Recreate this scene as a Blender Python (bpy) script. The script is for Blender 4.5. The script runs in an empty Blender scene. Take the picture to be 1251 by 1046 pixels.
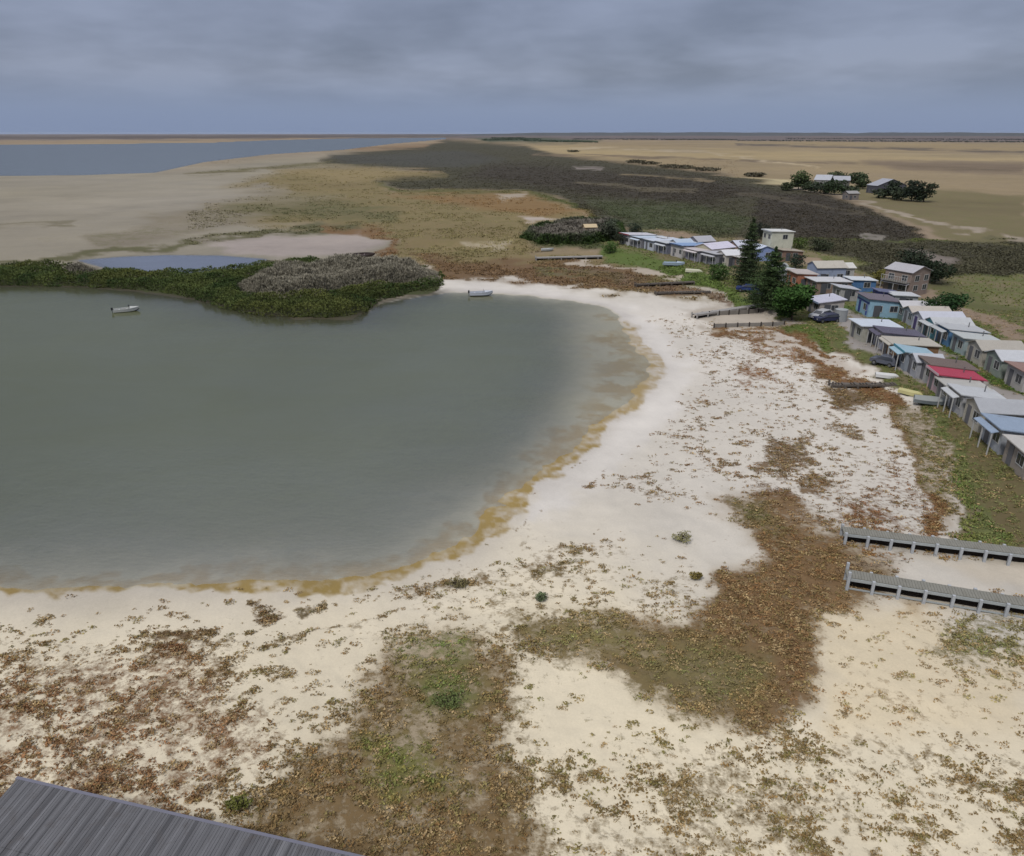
import bpy, math, random
import numpy as np
rng = np.random.default_rng(7)
random.seed(7)
scene = bpy.context.scene
COL = scene.collection
PI = math.pi

# ------------------------------------------------------------------ camera
F, PX, PY, CAMH = 880.0, 625.5, 523.0, 30.0          # focal length / centre in photo pixels, camera height
TH = math.atan(360 / F)                               # looking down by this much
CT, ST = math.cos(TH), math.sin(TH)
cam_d = bpy.data.cameras.new("camera")
cam_d.sensor_width = 36.0
cam_d.lens = 36.0 * F / 1251.0
cam_d.clip_start, cam_d.clip_end = 0.5, 80000
cam = bpy.data.objects.new("camera", cam_d)
COL.objects.link(cam)
cam.location = (0, 0, CAMH)
cam.rotation_euler = (PI / 2 - TH, 0, 0)
scene.camera = cam


def at(px, py, z=0.0):
    """ground point seen at a photo pixel"""
    u, v = (px - PX) / F, (PY - py) / F
    t = (z - CAMH) / (-ST + v * CT)
    return u * t, (CT + v * ST) * t


def proj(x, y, z):
    d = y * CT - (z - CAMH) * ST
    up = y * ST + (z - CAMH) * CT
    ok = d > 3.0
    d = np.where(ok, d, 3.0)
    return np.where(ok, PX + F * x / d, PX + F * x / 3), np.where(ok, PY - F * up / d, 3000.0)


# ------------------------------------------------------------------ numeric helpers
def vnoise(x, y, seed=0):
    xi, yi = np.floor(x).astype(np.int64), np.floor(y).astype(np.int64)
    fx, fy = x - xi, y - yi
    fx, fy = fx * fx * (3 - 2 * fx), fy * fy * (3 - 2 * fy)

    def h(a, b):
        n = (a * 374761393 + b * 668265263 + seed * 982451653) & 0xFFFFFFFF
        n = ((n ^ (n >> 13)) * 1274126177) & 0xFFFFFFFF
        return ((n ^ (n >> 16)) & 0xFFFF) / 65535.0
    a, b, c, d = h(xi, yi), h(xi + 1, yi), h(xi, yi + 1), h(xi + 1, yi + 1)
    return (a * (1 - fx) + b * fx) * (1 - fy) + (c * (1 - fx) + d * fx) * fy


def fbm(x, y, seed=0, oct=4):
    s, a, t = 0.0, 1.0, 0.0
    for k in range(oct):
        s = s + a * vnoise(x * 2 ** k + 17.3 * k, y * 2 ** k + 5.1 * k, seed + k)
        t += a
        a *= 0.55
    return s / t


def sst(a, b, x):
    t = np.clip((x - a) / (b - a), 0, 1)
    return t * t * (3 - 2 * t)


def seg_dist(x, y, pts):
    d2 = np.full(np.shape(x), 1e18)
    for (x0, y0), (x1, y1) in zip(pts[:-1], pts[1:]):
        dx, dy = x1 - x0, y1 - y0
        L = dx * dx + dy * dy + 1e-12
        t = np.clip(((x - x0) * dx + (y - y0) * dy) / L, 0, 1)
        d2 = np.minimum(d2, (x - x0 - t * dx) ** 2 + (y - y0 - t * dy) ** 2)
    return np.sqrt(d2)


def sdf(x, y, poly):
    """signed distance, positive inside"""
    inside = np.zeros(np.shape(x), bool)
    n = len(poly)
    for i in range(n):
        x0, y0 = poly[i]
        x1, y1 = poly[(i + 1) % n]
        c = ((y0 > y) != (y1 > y)) & (x < (x1 - x0) * (y - y0) / (y1 - y0 + 1e-12) + x0)
        inside ^= c
    d = seg_dist(x, y, list(poly) + [poly[0]])
    return np.where(inside, d, -d)


# ------------------------------------------------------------------ layout: lake, pond, lagoon, bank
LAKE_PX = [(-700, 352), (-300, 350), (20, 350), (60, 349), (150, 354), (255, 369), (300, 380), (360, 389), (430, 390), (447, 380),
           (465, 371), (520, 361), (548, 357), (600, 358), (650, 362), (700, 368), (735, 374), (757, 388), (766, 405), (770, 420),
           (784, 432), (796, 446), (792, 466), (774, 484), (750, 502), (722, 526), (690, 555), (655, 585), (630, 604), (600, 628),
           (572, 655), (535, 684), (490, 699), (420, 708), (340, 713), (240, 716), (115, 720), (0, 722), (-300, 724), (-900, 724), (-1400, 560)]
LAKE = [at(*p) for p in LAKE_PX]
POND = [at(*p) for p in [(90, 318), (150, 313.5), (200, 311.5), (270, 312), (330, 316.5), (310, 326), (240, 335), (150, 334)]]
LAGOON = [at(*p) for p in [(-900, 222), (-300, 217), (0, 215), (100, 214), (190, 211), (250, 198), (330, 188.5), (420, 183), (480, 175.5),
                           (545, 170), (545, 168.4), (430, 169.2), (330, 171.5), (250, 175), (0, 177), (-900, 182)]]
BANK = [(-30, 215), (0, 207), (22, 200), (35, 178), (42, 150), (46.5, 120), (49, 96), (48, 78), (45.5, 62), (44, 45), (43, 30), (43, -80), (400, -80), (700, 300), (200, 600), (-30, 400)]


def wdist(x, y):
    """metres into the water (positive) of the lake, pond and lagoon"""
    a = sdf(x, y, LAKE) + (fbm(x * .35, y * .35, 3) - .5) * 2.6
    b = sdf(x, y, POND)
    c = sdf(x, y, LAGOON)
    return a, np.maximum(b, c)


def height(x, y, wd=None):
    if wd is None:
        a, b = wdist(x, y)
        wd = np.maximum(a, b)
    bank = sst(-3.5, 3.0, sdf(x, y, BANK))
    r = np.hypot(x, y)
    land = 0.05 + 0.25 * sst(0, 14, -wd)
    z = np.where(wd > 0, -np.minimum(wd * 0.05, 0.9), np.minimum(-wd * 0.06, land))
    near = sst(400, 150, r)
    bumps = (fbm(x * .25, y * .25, 11) - .5) * 0.35 + (fbm(x * 1.3, y * 1.3, 12, 2) - .5) * .10
    z = z + bumps * near * sst(1.0, 7.0, -wd)
    return z + bank * 0.85


def gz(x, y):
    return float(height(np.array([x]), np.array([y]))[0])


def ground(px, py):
    """a ground point (x, y, z) for a photo pixel, on the terrain"""
    z = 0.3
    for _ in range(4):
        x, y = at(px, py, z)
        z = gz(x, y)
    return x, y, z


# ------------------------------------------------------------------ colours: sRGB as eyes see them -> surface albedo
def lin(c):
    c = c / 255.0
    return c / 12.92 if c <= .04045 else ((c + .055) / 1.055) ** 2.4


def S(r, g, b, k=0.64):
    return (lin(r) * k, lin(g) * k, lin(b) * k)


# zone table: (shape, feather, bare, veg, cover) in photo pixels; shape = polygon or ('line', pts, half width)
SAND, SANDG, CREAM = S(212, 206, 194, .78), S(172, 163, 152), S(228, 217, 191, .80)
BROWN, OLIVE, RUST = S(112, 90, 62), S(112, 105, 66), S(126, 92, 62)
Z = []


def zone(shape, f, bare=None, veg=None, cover=None, k=1.0):
    Z.append((shape, f, bare, veg, cover, k))


def line(pts, w):
    return ('line', pts, w)


# far to near ------------------------------------------------
zone([(-2500, 100), (3500, 100), (3500, 330), (-2500, 330)], 8, S(164, 147, 124), S(138, 120, 96), .4)
zone([(-2500, 182), (200, 205), (330, 190), (420, 186), (500, 200), (470, 240), (500, 300), (480, 330), (-2500, 352)], 12, S(163, 156, 139), S(132, 125, 104), .34)
# farmland
zone([(540, 172), (3500, 172), (3500, 300), (1150, 270), (960, 222), (850, 208), (700, 192)], 2, S(162, 146, 116), S(136, 120, 98), .45)
zone([(600, 180), (760, 181), (960, 184), (1251, 190), (1251, 198), (960, 196), (760, 192), (660, 187)], 3, S(180, 162, 124), S(148, 130, 102), .35)
zone([(830, 214), (900, 216), (972, 221), (968, 226), (900, 224), (850, 220)], 2, S(212, 199, 160), S(180, 160, 120), .1)
zone([(640, 178), (700, 178), (770, 184), (700, 186)], 2, S(178, 160, 122), None, .1)
zone([(540, 164), (3500, 164), (3500, 172), (1100, 173), (540, 169.5)], 1.5, S(122, 112, 112), S(104, 98, 96), .5)
zone([(1050, 196), (1251, 200), (1251, 212), (1100, 208)], 3, S(140, 124, 106), S(120, 108, 90), .5)
zone([(570, 168.5), (660, 168.5), (735, 172), (700, 175), (600, 174)], 1.5, S(90, 96, 78), S(70, 80, 62), .7)
zone([(-2500, 163), (545, 163), (545, 168.6), (-2500, 184)], 1.2, S(126, 118, 116), S(108, 102, 102), .4)
zone(line([(-900, 168.5), (250, 168), (430, 166.3), (560, 166)], 1.6), 1, S(104, 96, 92), S(90, 84, 82), .5)
# dark scrub country
zone([(545, 170), (600, 175), (640, 178), (680, 190), (760, 198), (860, 210), (965, 226), (1000, 236), (1080, 262), (1128, 290), (1251, 318), (1251, 352), (1140, 338),
      (1060, 322), (1000, 306), (960, 292), (880, 290), (780, 284), (735, 274), (712, 258), (690, 243), (625, 233), (560, 234), (490, 230),
      (452, 220), (480, 213), (540, 212), (500, 206), (400, 202), (388, 195), (440, 186), (520, 178)], 3, S(88, 82, 70), S(74, 72, 56), .85)
zone([(700, 205), (860, 216), (940, 235), (860, 250), (740, 240), (560, 216), (600, 200)], 8, S(80, 73, 64), S(66, 61, 52), .9)
zone([(720, 246), (860, 252), (920, 270), (900, 284), (780, 282)], 8, S(94, 94, 74), S(76, 82, 58), .8)
zone([(930, 236), (1010, 238), (1090, 268), (1130, 290), (960, 290), (920, 268)], 6, S(72, 66, 59), S(64, 59, 50), .8)
zone([(400, 190), (560, 184), (620, 195), (560, 205), (420, 200)], 4, S(86, 84, 78), S(74, 74, 66), .7)
zone(line([(452, 222), (490, 234), (580, 237), (640, 236), (700, 250), (735, 276)], 2.5), 2, S(96, 98, 58), S(78, 84, 46), .8)
zone(line([(955, 293), (1060, 292), (1140, 293), (1251, 296)], 2.0), 1.5, S(96, 104, 54), S(82, 92, 40), .6)
zone([(1085, 303), (1125, 304), (1180, 316), (1150, 320)], 2, S(146, 136, 128), S(90, 84, 74), .4)
zone(line([(1056, 288), (1085, 288)], 1.2), 1, S(140, 134, 124), None, .1)
zone([(1000, 228), (1060, 226), (1251, 240), (1251, 300), (1180, 296), (1120, 276), (1060, 250)], 3, S(138, 126, 96), S(112, 108, 74), .6)
zone(line([(975, 230), (1030, 240), (1085, 256), (1128, 270), (1251, 296)], 1.6), 1.2, S(178, 166, 148), None, .05)
zone(line([(700, 205), (735, 206)], 1.0), 1, S(150, 142, 136), None, .1)
zone(line([(760, 213), (810, 217), (870, 221)], 1.2), 1.5, S(136, 122, 98), S(108, 98, 76), .5)
zone(line([(900, 238), (980, 246), (1060, 262)], 1.2), 1.5, S(98, 90, 78), S(84, 78, 64), .6)
zone(line([(700, 222), (790, 232), (850, 232)], 1.5), 2, S(112, 104, 88), S(90, 84, 66), .5)
zone(line([(650, 189), (850, 193), (1100, 203), (1251, 210)], .8), .8, S(128, 114, 96), None, .4)
zone(line([(900, 176), (1100, 182), (1251, 186)], .9), .8, S(120, 108, 98), S(96, 92, 80), .6)
zone(line([(700, 180), (860, 186), (1000, 205)], .7), .7, S(192, 176, 146), None, .1)
# marsh grass
zone([(240, 238), (330, 214), (390, 203), (480, 207), (540, 214), (458, 220), (480, 234), (560, 238), (640, 238), (695, 252), (716, 270), (640, 280),
      (650, 304), (740, 312), (800, 334), (880, 372), (800, 360), (700, 350), (620, 344), (545, 342), (520, 324), (474, 312), (494, 294),
      (420, 278), (330, 276), (250, 268)], 6, S(148, 132, 96), S(116, 108, 72), .55)
zone([(480, 238), (640, 238), (720, 262), (650, 262), (560, 250)], 5, S(150, 124, 86), S(124, 98, 64), .55)
zone([(270, 245), (360, 240), (490, 258), (480, 272), (380, 268), (270, 262)], 8, S(132, 122, 88), S(96, 96, 66), .62)
zone([(330, 208), (460, 204), (520, 212), (420, 222)], 5, S(156, 140, 104), S(126, 114, 78), .5)
zone([(505, 308), (560, 318), (650, 320), (740, 318), (800, 340), (860, 366), (780, 356), (690, 348), (545, 342), (525, 324)], 5, S(132, 108, 82), S(110, 88, 62), .6)
zone(line([(660, 330), (740, 338), (800, 348)], 3), 3, S(120, 112, 84), S(98, 96, 62), .6)
zone([(606, 239), (640, 237), (644, 242), (612, 244)], 2.5, S(184, 172, 156), S(160, 140, 100), .4)
zone([(640, 265), (664, 263), (690, 269), (646, 273)], 2.5, S(192, 180, 168), S(160, 140, 100), .15)
zone(line([(565, 296), (620, 299), (600, 303)], 2.5), 2, S(180, 168, 144), S(140, 130, 90), .4)
zone([(640, 276), (740, 272), (760, 300), (700, 304), (650, 300)], 4, S(96, 94, 72), S(78, 84, 54), .8)
# left sand flat streaks
zone(line([(-900, 345), (0, 322), (170, 306), (300, 288), (370, 280), (440, 277)], 3.2), 1.8, S(112, 108, 82), S(96, 94, 66), .75)
zone(line([(-900, 290), (30, 276), (90, 274)], 1.8), 2, S(140, 132, 112), S(110, 106, 84), .5)
zone([(100, 290), (170, 280), (260, 276), (170, 300), (110, 304)], 8, S(152, 142, 126), S(114, 110, 86), .6)
zone([(170, 262), (250, 252), (330, 262), (280, 276), (190, 276)], 8, S(156, 146, 126), S(116, 110, 86), .6)
zone([(250, 240), (340, 234), (420, 240), (330, 252)], 6, S(150, 140, 112), S(118, 110, 82), .55)
zone(line([(-400, 268), (60, 258), (200, 244), (330, 226)], 2), 3, S(150, 142, 128), S(122, 116, 98), .5)
zone([(-900, 250), (0, 246), (230, 226), (350, 232), (200, 262), (0, 262)], 10, S(169, 162, 146), S(140, 132, 114), .30)
zone(line([(230, 212), (330, 205), (400, 199)], 2), 2, S(126, 118, 90), S(104, 100, 74), .6)
zone(line([(330, 186), (420, 182), (520, 178)], 2.2), 2, S(150, 130, 104), S(126, 104, 82), .6)
zone(line([(400, 280), (455, 284), (486, 294), (482, 306), (458, 314)], 4), 3, S(138, 112, 82), S(120, 92, 62), .6)
zone([(240, 296), (330, 290), (440, 284), (474, 298), (440, 310), (340, 318), (280, 306)], 4, S(182, 171, 162), S(150, 136, 122), .2)
# spit
zone([(-700, 334), (20, 326), (170, 335), (300, 330), (385, 321), (440, 323), (500, 326), (542, 338), (538, 354), (458, 374), (446, 392), (400, 397),
      (330, 396), (250, 378), (100, 357), (-700, 359)], 2, S(78, 70, 56), S(70, 76, 46), .8)
zone([(450, 374), (470, 366), (520, 357), (522, 361), (470, 373)], 1.5, S(190, 178, 160), None, .0)
# the beach and exposed bed
zone([(545, 346), (640, 344), (720, 352), (800, 372), (860, 384), (930, 396), (1020, 455), (1100, 520), (1140, 600), (1160, 660), (1251, 700), (1800, 800), (1800, 1300),
      (-1500, 1300), (-1500, 715), (100, 714), (520, 690), (640, 590), (780, 470), (760, 400), (640, 362), (545, 358)], 4, SAND, S(128, 104, 78), .10)
zone([(100, 720), (530, 700), (640, 660), (760, 690), (880, 780), (1000, 850), (1800, 760), (1800, 1300), (-1500, 1300), (-1500, 740)], 50, CREAM, S(124, 104, 74), .12)
zone([(560, 348), (680, 350), (745, 368), (800, 400), (840, 440), (830, 500), (760, 570), (690, 620), (640, 640), (660, 590), (770, 500), (790, 450), (760, 400), (700, 366), (560, 358)], 10, S(216, 211, 202, .80), None, .0)
# speckled cover
zone([(800, 385), (930, 400), (1020, 460), (1100, 530), (1150, 640), (1020, 650), (900, 600), (780, 600), (740, 580), (800, 520), (850, 470)], 22, None, S(118, 96, 72), .27)
zone([(760, 590), (850, 600), (840, 616), (770, 602)], 6, None, S(110, 88, 60), .62)
zone([(930, 535), (985, 535), (1000, 570), (925, 575)], 9, None, S(112, 92, 68), .82)
zone([(975, 578), (1010, 585), (1008, 602), (980, 594)], 4, None, BROWN, .85)
zone([(915, 590), (960, 592), (975, 612), (930, 612)], 5, None, S(112, 86, 62), .8)
zone([(905, 450), (945, 455), (960, 470), (910, 468)], 5, None, RUST, .62)
zone([(1000, 500), (1040, 520), (1060, 540), (1010, 525)], 5, None, S(120, 100, 74), .55)
zone([(905, 405), (985, 430), (1000, 450), (930, 440)], 10, None, RUST, .55)
zone([(1000, 470), (1060, 472), (1080, 500), (1030, 500)], 6, None, S(104, 84, 58), .92)
zone([(1010, 600), (1110, 600), (1160, 640), (1165, 668), (1040, 650)], 12, None, S(116, 86, 62), .72)
zone([(1060, 560), (1110, 570), (1140, 640), (1110, 650), (1070, 600)], 12, None, S(116, 90, 66), .5)
zone([(620, 660), (720, 650), (850, 690), (880, 740), (800, 770), (640, 770), (560, 750), (470, 730)], 22, None, S(122, 104, 72), .36)
zone([(120, 770), (420, 760), (700, 760), (760, 830), (900, 870), (1251, 860), (1800, 900), (1800, 1300), (-1500, 1300), (-1500, 760)], 25, None, S(112, 94, 62), .44)
zone([(640, 830), (780, 800), (900, 872), (780, 920), (660, 930)], 16, CREAM, S(118, 106, 66), .22)
zone([(320, 760), (440, 740), (480, 780), (440, 850), (380, 860)], 20, CREAM, S(118, 100, 70), .24)
zone([(870, 614), (950, 608), (1015, 640), (1100, 690), (1070, 735), (1020, 760), (1008, 800), (1002, 850), (940, 890), (850, 880), (790, 840), (720, 802), (640, 784),
      (645, 764), (740, 758), (830, 768), (866, 740), (880, 700), (935, 680), (905, 650)], 10, S(172, 154, 126), S(116, 92, 64), 1.0)
zone([(760, 790), (860, 780), (940, 800), (930, 860), (850, 866), (790, 838)], 16, S(168, 152, 120), S(112, 102, 68), .95)
zone([(880, 612), (930, 622), (960, 650), (900, 640)], 8, None, S(100, 94, 62), .9)
zone([(640, 764), (740, 758), (790, 800), (720, 802), (650, 786)], 14, S(178, 164, 134), S(118, 110, 72), .72)
zone([(465, 790), (550, 766), (618, 800), (622, 850), (606, 900), (640, 945), (660, 1100), (260, 1100), (310, 985), (370, 925), (425, 885), (450, 840)], 12, S(192, 176, 148), S(114, 94, 64), .76)
zone([(500, 830), (560, 815), (590, 845), (570, 872), (510, 866)], 16, None, S(100, 104, 60), .8)
zone([(440, 900), (520, 900), (560, 960), (470, 970)], 14, None, S(108, 106, 60), .74)
zone([(480, 785), (560, 770), (580, 800), (500, 815)], 10, None, S(112, 114, 70), .6)
zone([(130, 800), (250, 796), (290, 860), (340, 885), (335, 925), (280, 950), (240, 1010), (100, 1040), (-400, 1040), (-400, 860)], 16, None, S(120, 92, 66), .60)
zone([(190, 772), (262, 770), (260, 780), (195, 784)], 3, None, S(98, 78, 56), .92)
zone([(190, 792), (235, 790), (225, 803), (185, 804)], 4, None, S(108, 78, 54), .85)
zone([(305, 744), (345, 741), (335, 750), (308, 752)], 2.5, None, S(104, 84, 60), .8)
zone([(360, 744), (402, 739), (398, 746), (364, 752)], 2.5, None, S(96, 84, 58), .92)
zone(line([(450, 732), (520, 722), (570, 712), (630, 690), (690, 672), (720, 668)], 4), 3, None, S(112, 92, 64), .62)
zone(line([(645, 700), (690, 690), (705, 676)], 4), 3, None, S(108, 92, 60), .8)
zone(line([(1112, 740), (1116, 790), (1112, 860)], 11), 6, S(170, 140, 100), S(122, 96, 60), .75)
zone([(1005, 745), (1080, 735), (1150, 740), (1180, 800), (1251, 800), (1251, 900), (1000, 900)], 14, S(228, 214, 184, .76), S(140, 118, 86), .30)
zone([(1140, 745), (1240, 745), (1290, 790), (1230, 830), (1150, 800)], 10, None, S(116, 108, 72), .66)
zone([(1040, 672), (1110, 676), (1130, 694), (1050, 696)], 8, None, S(112, 96, 80), .66)
zone([(1120, 685), (1251, 690), (1300, 720), (1190, 715)], 6, S(218, 208, 190, .74), None, .05)
zone([(1026, 660), (1160, 672), (1220, 685), (1160, 688), (1050, 672)], 4, None, S(124, 94, 58), .7)
# the weedy bank foot and the green bank
zone(line([(884, 400), (940, 404), (965, 412), (1000, 442), (1050, 464), (1085, 492), (1112, 540), (1132, 590), (1148, 640)], 10), 5, S(176, 156, 130), S(116, 86, 58), .98)
zone([(740, 306), (800, 318), (880, 345), (945, 380), (1000, 404), (1060, 446), (1110, 486), (1150, 540), (1170, 620), (1180, 670), (1300, 700), (1500, 720), (1700, 700), (1700, 350), (1200, 330),
      (1000, 300), (800, 284), (740, 286)], 5, S(140, 128, 100), S(94, 104, 56), .62)
zone([(740, 300), (800, 318), (880, 348), (930, 372), (880, 362), (800, 338), (740, 312)], 5, S(124, 120, 84), S(84, 102, 46), .85)
zone(line([(690, 318), (740, 322), (790, 334), (830, 342)], 2.6), 2, S(196, 184, 168), None, .05)
zone(line([(690, 330), (760, 340), (830, 356), (900, 372)], 3), 3, S(132, 112, 92), S(110, 90, 70), .5)
zone(line([(930, 384), (985, 408), (1040, 430), (1090, 456), (1130, 490), (1160, 520), (1180, 545)], 6), 4, S(134, 114, 92), S(112, 94, 70), .35)
zone([(1110, 480), (1150, 500), (1180, 560), (1190, 620), (1260, 700), (1400, 700), (1251, 560), (1180, 500)], 6, S(124, 112, 80), S(104, 102, 66), .6)
zone([(1085, 500), (1130, 500), (1160, 560), (1165, 640), (1130, 600)], 10, S(190, 176, 156), S(104, 96, 62), .6)
zone([(1000, 362), (1060, 372), (1080, 385), (1180, 440), (1251, 470), (1251, 500), (1170, 455), (1060, 395), (1010, 375)], 3, S(120, 116, 80), S(76, 94, 46), .9)
zone([(940, 350), (1040, 352), (1040, 362), (960, 360)], 3, S(110, 108, 76), S(82, 94, 50), .8)
zone(line([(742, 306), (800, 322), (850, 340), (905, 362), (950, 384)], 7), 3, S(118, 118, 78), S(90, 106, 54), 1.0)
zone(line([(985, 394), (1040, 424), (1090, 458), (1135, 500), (1170, 550), (1192, 610), (1215, 680)], 6.5), 3, S(118, 118, 78), S(98, 102, 62), .85)
zone([(950, 396), (985, 402), (1030, 428), (1010, 432), (965, 408)], 3, S(120, 118, 80), S(88, 102, 50), .85)
zone([(960, 291), (1140, 293), (1400, 300), (1400, 336), (1150, 338), (1095, 342), (1062, 328), (1000, 306), (975, 298)], 3, S(84, 78, 64), S(72, 70, 54), .85)
zone([(1085, 303), (1125, 304), (1180, 316), (1150, 320)], 2.5, S(146, 136, 128), S(90, 84, 74), .45)
# yards and tracks of the shack settlement
zone([(1016, 378), (1042, 378), (1090, 402), (1180, 447), (1251, 486), (1251, 560), (1180, 500), (1100, 450), (1050, 425), (1020, 398)], 2.5, S(172, 166, 160), S(140, 132, 120), .2)
zone(line([(800, 290), (880, 299), (985, 318), (1060, 342), (1150, 372), (1300, 425), (1500, 500)], 5.5), 2, S(160, 141, 120), S(132, 114, 94), .25)
zone([(1085, 350), (1140, 360), (1251, 395), (1251, 380), (1150, 345), (1100, 345)], 4, S(120, 114, 84), S(92, 94, 58), .7)
zone([(830, 382), (880, 374), (935, 372), (960, 394), (900, 402), (850, 394)], 4, S(198, 188, 172), S(150, 130, 100), .15)
zone([(868, 385), (925, 379), (950, 391), (880, 396)], 2, S(206, 195, 178), None, .0)
zone(line([(895, 404), (930, 404), (965, 420), (1010, 446), (1050, 452)], 3), 2.5, S(208, 198, 184), None, .05)


def paint(x, y, z, wl=None, wo=None):
    """bare colour, plant colour and plant cover of the ground at world points"""
    if wl is None:
        wl, wo = wdist(x, y)
    px, py = proj(x, y, z)
    r = np.hypot(x, y)
    lr = np.log(np.maximum(r, 1)) * 14
    an = np.arctan2(x, np.maximum(y, .01)) * 14
    amp = sst(165, 420, py)
    wx = (fbm(an * 1.6, lr * 1.6, 21, 6) - .5) * (20 + 30 * amp)
    wy = (fbm(an * 1.6, lr * 1.6, 31, 6) - .5) * (6 + 28 * amp)
    qx, qy = px + wx, py + wy
    bare = np.zeros(x.shape + (3,)) + np.array(SAND)
    veg = np.zeros(x.shape + (3,)) + np.array(BROWN)
    cover = np.full(x.shape, .1)
    for shape, f, b, v, c, k in Z:
        if shape[0] == 'line':
            P, w = shape[1], shape[2]
            m = max(w, 1) + f * 2
        else:
            P, w, m = shape, 0, f * 2
        xs, ys = [p[0] for p in P], [p[1] for p in P]
        sel = np.nonzero((qx > min(xs) - m) & (qx < max(xs) + m) & (qy > min(ys) - m) & (qy < max(ys) + m))[0]
        if not len(sel):
            continue
        if w:
            d = w - seg_dist(qx[sel], qy[sel], P)
        else:
            d = sdf(qx[sel], qy[sel], P)
        if c is not None and min(ys) > 560: f = f * 2.0
        t = sst(-f, f, d) * k
        if b is not None:
            bare[sel] += (np.array(b) - bare[sel]) * t[:, None]
        if v is not None:
            veg[sel] += (np.array(v) - veg[sel]) * t[:, None]
        if c is not None:
            cover[sel] += (c - cover[sel]) * t
    for off, sd_, w_ in ((-5.0, 51, .30), (-9.5, 52, .35), (-2.6, 53, .18)):
        wr = np.exp(-((wl - off + 5 * (fbm(x * .05, y * .05, sd_) - .5)) / w_) ** 2) * sst(.48, .60, fbm(x * .25, y * .25, sd_ + 9)) * sst(520, 600, py)
        cover = np.maximum(cover, wr * .62)
    rag = .62 + .76 * fbm(x * .16, y * .16, 91, 5)
    cover = np.clip(cover * np.where(cover > .3, rag, 1), 0, 1)
    # lake bed, wet rim and the ochre algae mat along the waterline
    wet = sst(-.7, .6, wl)
    rim = (sst(560, 530, px) * sst(415, 395, py))[:, None]
    bare += (np.array(S(188, 180, 152, .68)) * (1 - rim) + np.array(S(76, 74, 58)) * rim - bare) * wet[:, None]
    cover *= 1 - sst(-1.2, -.2, wl)
    damp = sst(-4.5, -.4, wl) * (1 - wet) * (.35 + .6 * rim[:, 0])
    bare += (np.array(S(176, 168, 160)) * (1 - rim) + np.array(S(84, 80, 62)) * rim - bare) * damp[:, None]
    side = sst(470, 520, py) * 1.0 + .7 * sst(385, 420, py) * (1 - sst(470, 520, py))
    n = fbm(x * .22, y * .22, 41)
    n2 = fbm(x * 1.1, y * 1.1, 42)
    wid = (1.3 + 5.0 * sst(.32, .66, n)) * (.30 + .70 * sst(150, 450, px))
    sc = (fbm(x * .16, y * .16, 44) - .5) * 3.4 + (fbm(x * .7, y * .7, 45) - .5) * 1.6
    wv = wl + sc - 1.5 * sst(480, 200, px)
    alg = sst(-2.0, -1.5, wv) * (1 - sst(wid * .45, wid * .9, wv)) * side * np.clip(-.25 + 2.1 * n2, .12, 1)
    bay = sst(690, 740, px) * sst(372, 392, py) * (1 - sst(500, 540, py))
    lump = sst(.46, .60, fbm(x * .30, y * .30, 43)) * sst(-2.2, -.6, wl) * (1 - sst(4.0, 11, wl)) * bay * .9
    alg = np.clip(np.maximum(alg, lump), 0, 1)
    bare += (np.array(S(164, 141, 86, .72)) - bare) * alg[:, None]
    wet2 = sst(-1, 1, wo)
    bare += (np.array(S(130, 124, 110)) - bare) * wet2[:, None]
    cover *= 1 - wet2
    return bare, veg, cover, alg


# ------------------------------------------------------------------ objects: names, labels, parts
def tag(o, label=None, cat=None, group=None, kind=None):
    if label: o['label'] = label
    if cat: o['category'] = cat
    if group: o['group'] = group
    if kind: o['kind'] = kind
    return o


def empty(name, loc, rz, label, cat, group=None):
    o = bpy.data.objects.new(name, None)
    o.empty_display_size = .3
    COL.objects.link(o)
    o.location = loc
    o.rotation_euler = (0, 0, rz)
    return tag(o, label, cat, group)


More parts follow.
